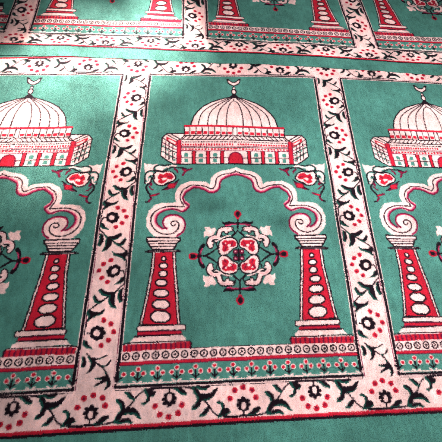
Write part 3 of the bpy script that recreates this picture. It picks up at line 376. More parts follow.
["pillar","f","C",0,[[-216.7,130.6],[-213.1,130.7],[-212.1,118.0],[-215.6,117.9]]],
["pillar","f","C",0,[[-206.4,130.6],[-202.7,130.7],[-201.8,118.0],[-205.4,117.9]]],
["pillar","f","C",0,[[-196.0,130.7],[-192.4,130.8],[-191.5,118.0],[-195.1,118.0]]],
["pillar","f","C",0,[[-185.6,130.8],[-182.0,130.9],[-181.2,118.1],[-184.8,118.0]]],
["pillar","f","C",0,[[-175.2,130.8],[-171.6,130.9],[-170.8,118.1],[-174.4,118.1]]],
["pillar","f","C",0,[[-164.8,130.9],[-161.1,131.0],[-160.4,118.2],[-164.1,118.1]]],
["pillar","f","C",0,[[-154.3,131.0],[-150.6,131.1],[-150.0,118.3],[-153.7,118.2]]],
["pillar","f","C",0,[[-143.8,131.0],[-140.1,131.1],[-139.6,118.3],[-143.3,118.2]]],
["pillar","f","C",0,[[-133.3,131.1],[-129.6,131.2],[-129.2,118.4],[-132.8,118.3]]],
["pillar","f","C",0,[[-122.8,131.2],[-119.1,131.3],[-118.7,118.4],[-122.4,118.3]]],
["pillar","f","C",0,[[-112.2,131.3],[-108.5,131.4],[-108.2,118.5],[-111.9,118.4]]],
["pillar","l","K",2,[[-112.2,132.8],[-108.2,128.8],[-109.2,118.0]]]]
VERT=[["bf","K",0,[[5.3,-0.3],[4.5,-6.5],[1.0,-11.4],[-4.7,-14.0],[-11.3,-13.8],[-17.6,-10.9],[-22.4,-5.8],[-24.6,0.4],[-24.0,6.7],[-20.5,11.6],[-14.8,14.3],[-8.1,14.1],[-1.7,11.2],[3.1,6.0]]],
["bf","K",0,[[-6.9,11.8],[-7.1,10.0],[-8.1,8.6],[-9.7,7.9],[-11.5,7.9],[-13.3,8.7],[-14.7,10.2],[-15.3,12.0],[-15.1,13.8],[-14.1,15.3],[-12.5,16.0],[-10.7,16.0],[-8.9,15.1],[-7.5,13.7]]],
["bf","K",0,[[3.8,8.6],[3.6,6.8],[2.6,5.4],[1.0,4.7],[-0.8,4.7],[-2.6,5.5],[-4.0,7.0],[-4.6,8.8],[-4.4,10.6],[-3.4,12.0],[-1.8,12.8],[0.1,12.8],[1.9,11.9],[3.2,10.4]]],
["bf","K",0,[[8.5,-0.3],[8.3,-2.1],[7.3,-3.5],[5.7,-4.3],[3.8,-4.2],[2.0,-3.4],[0.7,-1.9],[0.1,-0.2],[0.3,1.6],[1.3,3.0],[2.9,3.8],[4.8,3.8],[6.5,2.9],[7.9,1.5]]],
["bf","K",0,[[4.3,-9.0],[4.1,-10.8],[3.1,-12.2],[1.5,-12.9],[-0.3,-12.9],[-2.1,-12.1],[-3.4,-10.6],[-4.0,-8.8],[-3.8,-7.1],[-2.8,-5.7],[-1.2,-4.9],[0.6,-5.0],[2.4,-5.8],[3.7,-7.3]]],
["bf","K",0,[[-4.8,-11.7],[-5.0,-13.5],[-6.0,-14.9],[-7.6,-15.6],[-9.4,-15.6],[-11.2,-14.8],[-12.5,-13.3],[-13.2,-11.5],[-13.0,-9.8],[-12.0,-8.4],[-10.4,-7.6],[-8.5,-7.7],[-6.8,-8.5],[-5.4,-10.0]]],
["bf","K",0,[[-14.4,-6.3],[-14.6,-8.0],[-15.6,-9.4],[-17.2,-10.2],[-19.0,-10.1],[-20.8,-9.3],[-22.1,-7.8],[-22.8,-6.1],[-22.6,-4.3],[-21.6,-2.9],[-20.0,-2.1],[-18.2,-2.2],[-16.4,-3.0],[-15.1,-4.5]]],
["bf","K",0,[[-15.6,7.0],[-15.8,5.2],[-16.7,3.8],[-18.3,3.0],[-20.2,3.1],[-22.0,3.9],[-23.3,5.4],[-24.0,7.2],[-23.8,9.0],[-22.8,10.4],[-21.2,11.2],[-19.4,11.1],[-17.6,10.3],[-16.2,8.8]]],
["bf","P",0,[[-3.7,-0.4],[-4.0,-3.5],[-5.7,-6.0],[-8.4,-7.3],[-11.6,-7.2],[-14.6,-5.8],[-16.9,-3.2],[-18.0,-0.1],[-17.7,3.0],[-16.0,5.5],[-13.3,6.8],[-10.1,6.8],[-7.0,5.3],[-4.7,2.7]]],
["bl","K",3,[[-22.5,-0.3],[-30.0,0.6]]],
["bf","R",0,[[6.2,26.1],[5.9,23.6],[4.6,21.7],[2.4,20.7],[-0.2,20.7],[-2.6,21.9],[-4.5,23.8],[-5.3,26.3],[-5.0,28.7],[-3.7,30.7],[-1.5,31.7],[1.1,31.6],[3.5,30.5],[5.4,28.5]]],
["bf","C",0,[[3.6,25.4],[3.5,24.5],[3.0,23.8],[2.2,23.4],[1.2,23.4],[0.3,23.8],[-0.4,24.6],[-0.7,25.5],[-0.6,26.4],[-0.1,27.1],[0.7,27.5],[1.7,27.5],[2.6,27.1],[3.3,26.3]]],
["bf","R",0,[[22.3,17.7],[22.0,15.3],[20.6,13.4],[18.4,12.3],[15.9,12.4],[13.4,13.5],[11.6,15.5],[10.8,17.9],[11.1,20.3],[12.5,22.2],[14.7,23.3],[17.2,23.2],[19.7,22.1],[21.5,20.1]]],
["bf","C",0,[[19.7,17.0],[19.5,16.1],[19.0,15.4],[18.2,15.0],[17.3,15.0],[16.4,15.5],[15.7,16.2],[15.4,17.1],[15.5,18.0],[16.0,18.7],[16.8,19.1],[17.8,19.1],[18.7,18.7],[19.3,17.9]]],
["bf","R",0,[[30.1,1.2],[29.7,-1.1],[28.3,-3.0],[26.2,-4.0],[23.6,-4.0],[21.2,-2.9],[19.4,-0.9],[18.6,1.5],[18.9,3.9],[20.3,5.8],[22.5,6.8],[25.0,6.7],[27.5,5.6],[29.2,3.6]]],
["bf","C",0,[[27.4,0.6],[27.3,-0.3],[26.8,-1.0],[26.0,-1.4],[25.0,-1.3],[24.2,-0.9],[23.5,-0.2],[23.2,0.7],[23.3,1.6],[23.8,2.3],[24.6,2.7],[25.6,2.7],[26.5,2.2],[27.1,1.5]]],
["bf","R",0,[[21.3,-15.6],[21.0,-17.9],[19.7,-19.8],[17.5,-20.8],[15.0,-20.7],[12.6,-19.6],[10.8,-17.7],[10.0,-15.3],[10.3,-13.0],[11.7,-11.1],[13.8,-10.1],[16.4,-10.2],[18.7,-11.3],[20.5,-13.2]]],
["bf","C",0,[[18.7,-16.2],[18.6,-17.1],[18.1,-17.8],[17.3,-18.2],[16.4,-18.1],[15.5,-17.7],[14.9,-17.0],[14.5,-16.1],[14.7,-15.2],[15.2,-14.6],[16.0,-14.2],[16.9,-14.2],[17.8,-14.6],[18.4,-15.3]]],
["bf","R",0,[[7.6,-25.7],[7.3,-28.0],[6.0,-29.8],[3.8,-30.8],[1.3,-30.7],[-1.0,-29.7],[-2.8,-27.8],[-3.6,-25.4],[-3.4,-23.1],[-2.0,-21.3],[0.1,-20.3],[2.6,-20.4],[5.0,-21.4],[6.8,-23.4]]],
["bf","C",0,[[5.0,-26.3],[4.9,-27.2],[4.4,-27.9],[3.6,-28.2],[2.7,-28.2],[1.8,-27.8],[1.2,-27.1],[0.9,-26.2],[1.0,-25.3],[1.5,-24.7],[2.3,-24.3],[3.2,-24.3],[4.1,-24.7],[4.7,-25.4]]],
["lf","L",0,[[-35.6,-12.9],[-27.8,-16.4],[-23.9,-23.9],[-14.7,-31.5],[-27.6,-29.1],[-35.2,-23.0]]],
["ll","K",2.8,[[-30.5,-0.1],[-35.1,-10.2],[-37.1,-30.2],[-24.4,-42.1],[-16.9,-51.1]]],
["lf","L",0,[[-24.9,-43.1],[-14.7,-49.9],[-0.2,-49.3],[14.9,-40.8],[19.1,-44.2],[9.8,-55.1],[-3.4,-59.3],[-16.4,-54.4]]],
["lf","L",0,[[-16.7,-52.1],[-4.6,-56.7],[-4.9,-70.2],[-12.9,-82.7],[-23.8,-86.1],[-18.8,-74.6],[-18.6,-60.2]]],
["lf","L",0,[[-33.9,-40.9],[-26.3,-45.3],[-24.2,-61.6],[-30.4,-73.3],[-35.6,-70.9],[-33.5,-56.5]]],
["ll","K",2.8,[[-4.9,-58.9],[9.2,-68.0],[21.9,-78.0],[33.0,-87.8],[37.1,-99.8]]],
["lf","L",0,[[1.7,-65.6],[16.4,-67.6],[26.0,-54.2],[29.4,-58.9],[24.0,-71.0],[13.7,-74.5]]],
["lf","L",0,[[-0.1,-86.8],[9.3,-93.4],[24.9,-92.6],[34.2,-85.6],[37.9,-93.6],[32.1,-101.3],[32.6,-111.5],[23.9,-104.1],[14.9,-99.8],[4.8,-96.4]]],
["ll","K",2.6,[[25.3,-96.9],[34.7,-109.7],[36.6,-134.2],[35.9,-138.7]]]]
HOR=[["bf","K",0,[[11.2,-0.7],[9.9,-6.0],[6.6,-10.1],[2.1,-12.2],[-2.8,-12.0],[-7.2,-9.4],[-10.1,-5.0],[-11.0,0.4],[-9.8,5.7],[-6.5,9.8],[-2.0,12.0],[3.0,11.8],[7.4,9.2],[10.3,4.7]]],
["bf","K",0,[[3.7,11.8],[3.3,10.3],[2.1,9.2],[0.4,8.6],[-1.4,8.7],[-3.0,9.4],[-4.1,10.7],[-4.4,12.2],[-4.0,13.7],[-2.8,14.9],[-1.1,15.4],[0.7,15.4],[2.3,14.6],[3.4,13.3]]],
["bf","K",0,[[-5.0,7.8],[-5.4,6.3],[-6.6,5.2],[-8.2,4.6],[-10.0,4.7],[-11.6,5.4],[-12.7,6.7],[-13.1,8.2],[-12.6,9.7],[-11.5,10.8],[-9.8,11.4],[-8.0,11.3],[-6.4,10.6],[-5.3,9.3]]],
["bf","K",0,[[12.9,6.9],[12.5,5.4],[11.3,4.3],[9.6,3.7],[7.8,3.8],[6.2,4.5],[5.2,5.8],[4.8,7.3],[5.3,8.8],[6.4,9.9],[8.1,10.5],[9.9,10.4],[11.5,9.7],[12.6,8.4]]],
["bf","K",0,[[-7.3,0.2],[-7.8,-1.3],[-8.9,-2.4],[-10.6,-3.0],[-12.4,-2.9],[-13.9,-2.1],[-15.0,-0.9],[-15.4,0.6],[-14.9,2.1],[-13.8,3.2],[-12.2,3.8],[-10.4,3.7],[-8.8,2.9],[-7.7,1.7]]],
["bf","K",0,[[14.7,-0.9],[14.3,-2.4],[13.1,-3.5],[11.4,-4.1],[9.6,-4.0],[8.0,-3.2],[7.0,-2.0],[6.6,-0.5],[7.1,1.0],[8.3,2.1],[9.9,2.7],[11.7,2.6],[13.3,1.9],[14.4,0.6]]],
["bf","K",0,[[-4.0,-7.0],[-4.4,-8.5],[-5.6,-9.6],[-7.2,-10.2],[-9.0,-10.1],[-10.6,-9.4],[-11.6,-8.1],[-12.0,-6.6],[-11.6,-5.2],[-10.4,-4.1],[-8.8,-3.5],[-7.0,-3.6],[-5.4,-4.3],[-4.3,-5.5]]],
["bf","K",0,[[10.8,-7.8],[10.3,-9.2],[9.2,-10.4],[7.5,-10.9],[5.8,-10.8],[4.2,-10.1],[3.1,-8.9],[2.8,-7.4],[3.2,-5.9],[4.4,-4.8],[6.0,-4.2],[7.8,-4.3],[9.4,-5.0],[10.5,-6.3]]],
["bf","P",0,[[5.3,-2.7],[4.6,-5.8],[3.1,-8.3],[0.9,-9.6],[-1.4,-9.5],[-3.5,-8.0],[-4.9,-5.4],[-5.3,-2.2],[-4.7,1.0],[-3.1,3.4],[-0.9,4.7],[1.4,4.6],[3.5,3.1],[4.9,0.5]]],
["bl","K",3,[[-0.3,-10.8],[0.1,-21.4]]],
["bf","R",0,[[-21.3,11.9],[-22.0,9.5],[-23.7,7.7],[-26.1,6.8],[-28.8,6.9],[-31.2,8.1],[-32.9,10.1],[-33.4,12.5],[-32.8,14.9],[-31.1,16.7],[-28.6,17.7],[-25.9,17.5],[-23.5,16.4],[-21.9,14.3]]],
["bf","C",0,[[-25.1,10.9],[-25.4,10.1],[-26.0,9.4],[-26.9,9.0],[-28.0,9.1],[-28.9,9.5],[-29.5,10.3],[-29.7,11.2],[-29.4,12.1],[-28.8,12.7],[-27.9,13.1],[-26.9,13.1],[-26.0,12.6],[-25.3,11.9]]],
["bf","R",0,[[-11.2,27.3],[-11.9,24.8],[-13.7,23.0],[-16.2,22.0],[-18.9,22.1],[-21.3,23.3],[-22.9,25.4],[-23.5,27.8],[-22.8,30.3],[-21.1,32.1],[-18.6,33.1],[-15.9,33.0],[-13.4,31.8],[-11.8,29.7]]],
["bf","C",0,[[-15.1,26.3],[-15.4,25.4],[-16.0,24.7],[-16.9,24.3],[-18.0,24.3],[-18.9,24.8],[-19.5,25.6],[-19.7,26.5],[-19.5,27.4],[-18.8,28.1],[-17.9,28.5],[-16.8,28.4],[-15.9,28.0],[-15.3,27.2]]],
["bf","R",0,[[6.4,32.3],[5.7,29.9],[3.9,28.0],[1.4,27.0],[-1.3,27.2],[-3.8,28.4],[-5.4,30.4],[-5.9,32.9],[-5.3,35.3],[-3.5,37.2],[-1.0,38.2],[1.8,38.1],[4.2,36.9],[5.9,34.8]]],
["bf","C",0,[[2.5,31.3],[2.2,30.4],[1.6,29.7],[0.6,29.3],[-0.4,29.4],[-1.3,29.8],[-1.9,30.6],[-2.1,31.5],[-1.9,32.5],[-1.2,33.2],[-0.3,33.5],[0.8,33.5],[1.7,33.0],[2.3,32.3]]],
["bf","R",0,[[24.7,26.5],[24.0,24.1],[22.2,22.2],[19.6,21.2],[16.9,21.4],[14.5,22.6],[12.9,24.6],[12.4,27.1],[13.1,29.5],[14.9,31.4],[17.4,32.4],[20.2,32.3],[22.6,31.1],[24.2,29.0]]],
["bf","C",0,[[20.8,25.5],[20.5,24.6],[19.8,23.9],[18.9,23.5],[17.9,23.6],[17.0,24.0],[16.3,24.8],[16.2,25.7],[16.4,26.6],[17.1,27.4],[18.1,27.7],[19.1,27.7],[20.0,27.2],[20.6,26.4]]],
["bf","R",0,[[31.7,12.1],[30.9,9.7],[29.1,7.9],[26.6,6.9],[23.9,7.1],[21.5,8.3],[19.9,10.3],[19.4,12.7],[20.1,15.1],[21.9,17.0],[24.4,17.9],[27.2,17.8],[29.6,16.6],[31.2,14.6]]],
["bf","C",0,[[27.8,11.1],[27.5,10.3],[26.8,9.6],[25.9,9.2],[24.9,9.3],[24.0,9.7],[23.4,10.5],[23.2,11.4],[23.5,12.3],[24.1,13.0],[25.1,13.3],[26.1,13.3],[27.0,12.8],[27.6,12.1]]],
["lf","L",0,[[6.4,-19.5],[15.4,-13.9],[22.0,-7.4],[32.3,-5.0],[34.6,-9.6],[25.3,-17.3],[15.1,-21.3]]],
["ll","K",2.8,[[-40.9,-21.0],[-21.1,-22.1],[0.0,-21.6],[18.8,-21.0],[39.1,-18.9],[46.8,-16.6]]],
["lf","L",0,[[45.1,22.3],[53.6,21.9],[61.0,16.1],[64.1,5.5],[69.9,7.1],[82.1,4.6],[90.5,-2.3],[97.1,-15.0],[90.4,-12.4],[83.2,-6.5],[72.3,-5.3],[61.2,-6.4],[54.3,-17.4],[45.9,-17.7],[48.2,-9.4],[56.7,2.4],[53.7,11.8],[46.8,16.8]]],
["lf","L",0,[[44.6,-19.2],[54.3,-18.1],[60.2,-13.9],[73.5,-12.9],[81.3,-20.1],[78.6,-22.2],[68.7,-19.0],[57.1,-21.6]]],
["ll","K",2.8,[[67.1,4.2],[74.3,10.8],[80.1,18.8],[86.6,28.0],[96.5,35.2],[108.5,37.1]]],
["lf","L",0,[[61.0,35.1],[71.4,33.9],[79.1,25.9],[81.1,17.6],[72.6,22.0],[65.4,30.1]]],
["lf","L",0,[[97.6,39.0],[109.9,37.1],[122.5,31.2],[118.3,24.2],[111.2,24.0],[109.6,15.1],[100.1,8.9],[95.2,12.2],[104.4,15.3],[106.0,24.3],[100.2,32.7]]],
["lf","L",0,[[165.0,37.2],[175.0,35.8],[184.5,26.2],[178.3,24.0],[170.2,29.7]]],
["ll","K",2.4,[[107.2,37.2],[127.2,38.3],[152.6,38.4],[165.1,38.2]]]]
END=[["ll","K",3,[[-24.5,115.6],[-15.9,107.8],[-0.5,94.8],[13.0,85.7],[19.0,77.0]]],["lf","L",0,[[3.6,92.2],[16.0,91.6],[25.7,104.5],[28.1,99.5],[22.4,90.1],[12.2,86.5]]],["lf","L",0,[[14.6,83.2],[23.1,74.5],[30.6,62.3],[32.0,50.5],[24.3,44.0],[17.8,41.2],[22.2,51.1],[21.4,58.1],[10.9,54.0],[-3.0,49.2],[1.0,55.7],[11.1,62.1],[-1.4,64.4],[-3.7,68.8],[9.0,69.3],[17.3,71.2]]],["lf","L",0,[[-25.2,111.9],[-16.1,109.0],[1.7,106.4],[17.8,114.1],[18.8,109.8],[7.0,104.2],[-3.8,101.1],[-2.5,91.3],[-9.6,79.7],[-22.2,74.4],[-15.2,84.8],[-14.2,95.5],[-20.6,105.6]]],["lf","L",0,[[-35.2,112.4],[-27.5,110.8],[-22.7,103.2],[-21.5,91.1],[-28.9,86.2],[-33.7,90.5],[-32.0,98.8]]]]
HB=2.8

# ------------------------------------------------------------------ pattern raster (millimetres of carpet)
rng = np.random.default_rng(7)
U0, U1, V0, V1, RES = -980, 980, -170, 1010, 1.0
NU, NV = int((U1-U0)/RES), int((V1-V0)/RES)
COL = np.zeros((NV, NU), np.uint8); PID = np.zeros((NV, NU), np.int16)
PAL = {'G': 0, 'P': 1, 'R': 2, 'K': 3, 'D': 4, 'C': 5, 'Q': 6, 'M': 7}
YARN = np.array([(0.077, 0.228, 0.184), (0.85, 0.58, 0.545), (0.52, 0.013, 0.034), (0.010, 0.004, 0.008),
                 (0.007, 0.062, 0.046), (0.16, 0.007, 0.035), (0.80, 0.36, 0.38), (0.60, 0.045, 0.13)])
KEYS = []; KEYIDX = {}
def key(*k):
    if k not in KEYIDX: KEYIDX[k] = len(KEYS); KEYS.append(k)
    return KEYIDX[k]

def window(p, pad):
    a = p.min(0)-pad; b = p.max(0)+pad
    i0 = max(0, int((a[0]-U0)/RES)); i1 = min(NU, int((b[0]-U0)/RES)+2)
    j0 = max(0, int((a[1]-V0)/RES)); j1 = min(NV, int((b[1]-V0)/RES)+2)
    if i0 >= i1 or j0 >= j1: return None
    X, Y = np.meshgrid(U0+(np.arange(i0, i1)+.5)*RES, V0+(np.arange(j0, j1)+.5)*RES)
    return i0, i1, j0, j1, X, Y
def put(win, mask, col, pid):
    i0, i1, j0, j1 = win[:4]
    if col is not None: COL[j0:j1, i0:i1][mask] = PAL[col]
    if pid is not None: PID[j0:j1, i0:i1][mask] = pid
def fill(p, col, pid):
    p = np.asarray(p, float); win = window(p, 1)
    if win is None: return
    X, Y = win[4:]; ins = np.zeros(X.shape, bool); q = np.roll(p, -1, 0)
    for (x1, y1), (x2, y2) in zip(p, q):
        if y1 == y2: continue
        ins ^= ((y1 > Y) != (y2 > Y)) & (X < (x2-x1)*(Y-y1)/(y2-y1)+x1)
    put(win, ins, col, pid)
def line(p, wd, col, pid):
    p = np.asarray(p, float); win = window(p, wd)
    if win is None: return
    X, Y = win[4:]; dm = np.full(X.shape, 1e9)
    for (x1, y1), (x2, y2) in zip(p[:-1], p[1:]):
        dx, dy = x2-x1, y2-y1; L = dx*dx+dy*dy+1e-9
        t = np.clip(((X-x1)*dx+(Y-y1)*dy)/L, 0, 1)
        dm = np.minimum(dm, (X-x1-t*dx)**2+(Y-y1-t*dy)**2)
    put(win, dm < (wd/2)**2, col, pid)
def rect(u0, u1, v0, v1, col, pid): fill([(u0, v0), (u1, v0), (u1, v1), (u0, v1)], col, pid)
def disc(u, v, ru, rv, col, pid, n=16):
    fill([(u+ru*math.cos(a*2*math.pi/n), v+rv*math.sin(a*2*math.pi/n)) for a in range(n)], col, pid)
def inside_mask(p, X, Y):
    ins = np.zeros(X.shape, bool)
    for (x1, y1), (x2, y2) in zip(p, np.roll(p, -1, 0)):
        if y1 != y2: ins ^= ((y1 > Y) != (y2 > Y)) & (X < (x2-x1)*(Y-y1)/(y2-y1)+x1)
    return ins
def leaf(p, pid, thin=0.9):
    """a leaf: near black, with a dark green rim along its lower left side"""
    p = np.asarray(p, float); win = window(p, 2)
    if win is None: return
    X, Y = win[4:]; ins = inside_mask(p, X, Y); dm = np.full(X.shape, 1e9)
    for (x1, y1), (x2, y2) in zip(p, np.roll(p, -1, 0)):
        dx, dy = x2-x1, y2-y1; t = np.clip(((X-x1)*dx+(Y-y1)*dy)/(dx*dx+dy*dy+1e-9), 0, 1)
        dm = np.minimum(dm, (X-x1-t*dx)**2+(Y-y1-t*dy)**2)
    core = (ins & (dm > thin*thin)) if thin > .15 else (ins | (dm < .5))
    put(win, core, 'K', pid)
    put(win, core & ~inside_mask(p+[2.9, 2.6], X, Y), 'D', pid)
def draw(kind, col, wd, p, pid, thin=0.9):
    if col == 'L': leaf(p, pid, thin)
    elif kind[-1] == 'l' or (len(kind) > 1 and wd > 0): line(p, wd, col, pid)
    else: fill(p, col, pid)

HF, WB, VT, VB, VR = 258.0, 84.0, 920.2, 47.9, -24.1      # half field, border width, field top, field foot, red edge
border = key('border'); stripe = key('edge_stripe')
PID[:] = key('green_margin')
rect(U0, U1, VR, 994, 'P', border)
for k in (-2, -1, 0, 1, 2):
    f = key('prayer_panel', k); c = 600*k
    rect(c-HF, c+HF, VB, VT, 'G', f)
    for s in (-1, 1):
        line([(c+s*(HF+5.5), VB-2), (c+s*(HF+5.5), VT)], 1.6, 'C', border)
        line([(c+s*(HF-3.5), VB), (c+s*(HF-3.5), VT)], 2.6, 'P', f)
        line([(c+s*(HF+.4), VB-1), (c+s*(HF+.4), VT)], 6.0, 'K', border)
    line([(c-HF, VT+5), (c+HF, VT+5)], 1.2, 'C', border)
    line([(c-HF, VT-3), (c+HF, VT-3)], 2.0, 'P', f)
    line([(c-HF, VT), (c+HF, VT)], 3.6, 'K', border)
    # flower band, red band, rosette band
    fb = key('flower_band', k); rb = key('rosette_band', k)
    rect(c-HF+4, c+HF-4, VB+6, 88, 'G', fb); line([(c-HF+2, VB+4.5), (c+HF-2, VB+4.5)], 3.2, 'P', fb)
    line([(c-HF-2, VB), (c+HF+2, VB)], 4.8, 'K', border)
    line([(c-HF, VB-6.5), (c+HF, VB-6.5)], 1.2, 'K', border)
    for i in range(-7, 7):
        u = c+(i+.5)*39.3
        if abs(u-c) > HF-2: continue
        L = max(c-HF+4, u-19)
        line([(u, 77), (u, 58)], 3.2, 'K', fb); line([(u-8, 66), (u-1, 60), (u, 58)], 2.8, 'K', fb); line([(u+8, 66), (u+1, 60), (u, 58)], 2.8, 'K', fb)
        for du, v in ((0, 80.5), (-10.5, 71.5), (10.5, 71.5)):
            if abs(u+du-c) > HF-10: continue
            disc(u+du, v, 6.0, 5.4, 'P', fb, 10); disc(u+du, v, 3.9, 3.5, 'R', fb, 8)
        line([(u-9, 57), (u-4, 55)], 3.0, 'P', fb); line([(u+9, 57), (u+4, 55)], 3.0, 'P', fb)
    rect(c-HF+3, c+HF-3, 96, 118, 'P', rb)
    rect(c-HF+3, c+HF-3, 88, 96, 'C', rb); rect(c-HF+3, c+HF-3, 90, 94.6, 'R', rb)
    line([(c-HF+3, 118.6), (c+HF-3, 118.6)], 1.8, 'K', rb)
    for i in range(-12, 13):
        u = c+i*20.35; v = 106.6
        a = np.linspace(0, 2*math.pi, 17)
        line(np.c_[u+7.0*np.cos(a), v+6.9*np.sin(a)], 2.7, 'K', rb)
        if i % 2: line([(u-2.6, v), (u+2.8, v)], 1.9, 'K', rb); line([(u, v-2.6), (u, v+2.8)], 1.9, 'K', rb)
        else: line([(u-2.4, v-2.2), (u+1.5, v), (u-1, v+2.8)], 2.0, 'K', rb)
    # motifs, left half then mirrored
    for s in (1, -1):
        ids = {n: key(n, k) for n in ('medallion', 'dome', 'crescent_finial', 'mosque_facade', 'arch')}
        ids['corner_flower'] = key('corner_flower', k, s); ids['pillar'] = key('pillar', k, s)
        for name, kind, col, wd, p in MOTIF:
            p = np.asarray(p, float); p[:, 0] = np.where(p[:, 0] > -5, 1.5, p[:, 0]) if name in ('dome', 'mosque_facade', 'arch') else p[:, 0]
            p = p*[s, 1]+[c, 0]
            draw(kind, col, wd, p, ids[name])
            if name == 'medallion': draw(kind, col, wd, p*[1, -1]+[0, 657.2], ids[name])
    # crescents are not mirrored: one horn longer
# the vines
VF = [826, 696, 567.1, 433.9, 297.6, 158]
HM = (VB+VR)/2
for b in (-3, -2, -1, 1, 2, 3):
    c = 600*b-300*(1 if b > 0 else -1)
    for i, v in enumerate(VF):
        s = 1 if i % 2 else -1
        bp = key('blossom', 'v', b, i); lp = key('leaf_spray', 'v', b, i); sc = 0.97+0.06*(i/5)
        for kind, col, wd, p in VERT:
            if i == 5 and kind[0] == 'l' and min(q[1] for q in p) < -50: continue
            draw(kind, col, wd, np.asarray(p)*[s, sc]+[c, v], bp if kind[0] == 'b' else lp, 0.35-.14*i)
    lp = key('leaf_spray', 'v', b, 9)
    for kind, col, wd, p in VERT:
        if kind[0] == 'l': draw(kind, col, wd, np.asarray(p)*[1, .95]+[c, 960], lp) if max(q[1] for q in p) < -22 else None
    lp = key('leaf_spray', 'v', b, 5)
    for kind, col, wd, p in END: draw(kind, col, wd, np.asarray(p)*[1, 1]+[c, 0], lp)
for n in range(-6, 7):
    u = 150*n
    for where in ('foot', 'top'):
        bp = key('blossom', where, n); lp = key('leaf_spray', where, n)
        for kind, col, wd, p in HOR:
            p = np.asarray(p)+[0, HB-HM]
            if n % 2: p = p*[1, -1]
            if where == 'top': p = p*[1, -1]
            p = p+[u, HM if where == 'foot' else HM+VT-VB+WB-12]
            if where == 'top' and kind[0] == 'l' and p[:, 1].min() < VT+1: p = p+[0, 0]
            draw(kind, col, wd*(.8 if where == 'top' else 1), p, bp if kind[0] == 'b' else lp, 0.4 if where == 'top' else .1)
j = int((VR-V0)/RES)
rect(U0, U1, VR-4, VR+3.2, 'R', stripe); rect(U0, U1, VR-7.5, VR-3.2, 'K', stripe)
rect(U0, U1, 988, 994, 'R', stripe)
rect(U0, U1, 994, 1010, 'G', key('green_margin')); rect(U0, U1, V0, VR-7.5, 'G', key('green_margin'))

# ------------------------------------------------------------------ how each carpet lies on the floor
def basis(g, deg):
    u = g[:, 0]/600; v = (g[:, 1]-500)/600
    return np.stack([u**i*v**j for i in range(deg+1) for j in range(deg+1-i)], 1)
def near_map(g): return np.c_[g[:, 0]+basis(g, 3)@np.array(FIT['cu']), g[:, 1]+basis(g, 3)@np.array(FIT['cv'])]
def far_map(g):
    v = g[:, 1]+np.c_[np.ones(len(g)), g[:, 0]/600, (g[:, 0]/600)**2]@np.array(FIT['cB'])
    v = np.where(v < VB, VB+(v-VB)*FIT['k'], v)
    return np.c_[g[:, 0]+basis(g, 2)@np.array(FIT['cu2']), v]

def vnoise(x, y, scale, seed):
    r = np.random.default_rng(seed).random((97, 97)); x = x/scale+40.3; y = y/scale+40.7
    i = np.floor(x).astype(int); j = np.floor(y).astype(int); fx = x-i; fy = y-j
    fx = fx*fx*(3-2*fx); fy = fy*fy*(3-2*fy); i %= 96; j %= 96
    return (r[j, i]*(1-fx)+r[j, i+1]*fx)*(1-fy)+(r[j+1, i]*(1-fx)+r[j+1, i+1]*fx)*fy*1.0
def swell(g): return 7.5*(vnoise(g[:, 0]*.7, g[:, 1]+.35*g[:, 0], 150, 61)-.5)+2.6*(vnoise(g[:, 0], g[:, 1], 170, 3)-.5)+2.6*(vnoise(g[:, 0], g[:, 1], 62, 4)-.5)+.5*(vnoise(g[:, 0], g[:, 1], 22, 14)-.5)

# ------------------------------------------------------------------ materials
def wool(name):
    mt = bpy.data.materials.new(name); mt.use_nodes = True; nt = mt.node_tree; N = nt.nodes; L = nt.links
    b = N['Principled BSDF']; b.inputs['Roughness'].default_value = 0.75
    b.inputs['Specular IOR Level'].default_value = 0.05
    b.inputs['Sheen Weight'].default_value = 0.14; b.inputs['Sheen Roughness'].default_value = 0.5
    at = N.new('ShaderNodeAttribute'); at.attribute_name = 'yarn'
    tc = N.new('ShaderNodeTexCoord')
    n1 = N.new('ShaderNodeTexNoise'); n1.inputs['Scale'].default_value = 9; n1.inputs['Detail'].default_value = 6
    L.new(tc.outputs['Object'], n1.inputs['Vector'])
    mp = N.new('ShaderNodeMapRange'); mp.inputs[1].default_value = .3; mp.inputs[2].default_value = .7
    mp.inputs[3].default_value = .84; mp.inputs[4].default_value = 1.14; L.new(n1.outputs['Fac'], mp.inputs[0])
    sc = N.new('ShaderNodeVectorMath'); sc.operation = 'SCALE'; L.new(at.outputs['Color'], sc.inputs[0]); L.new(mp.outputs[0], sc.inputs['Scale'])
    L.new(sc.outputs[0], b.inputs['Base Color'])
    tr = N.new('ShaderNodeBsdfTranslucent'); mx = N.new('ShaderNodeMixShader'); mx.inputs[0].default_value = .38
    L.new(sc.outputs[0], tr.inputs['Color']); L.new(b.outputs[0], mx.inputs[1]); L.new(tr.outputs[0], mx.inputs[2])
    L.new(mx.outputs[0], N['Material Output'].inputs['Surface'])
    ge = N.new('ShaderNodeNewGeometry'); ad = N.new('ShaderNodeVectorMath'); ad.operation = 'MULTIPLY_ADD'
    ad.inputs[1].default_value = (.5, .5, .5); ad.inputs[2].default_value = (0, 0, .8)
    nr = N.new('ShaderNodeVectorMath'); nr.operation = 'NORMALIZE'
    L.new(ge.outputs['Normal'], ad.inputs[0]); L.new(ad.outputs[0], nr.inputs[0]); L.new(nr.outputs[0], b.inputs['Normal'])
    return mt
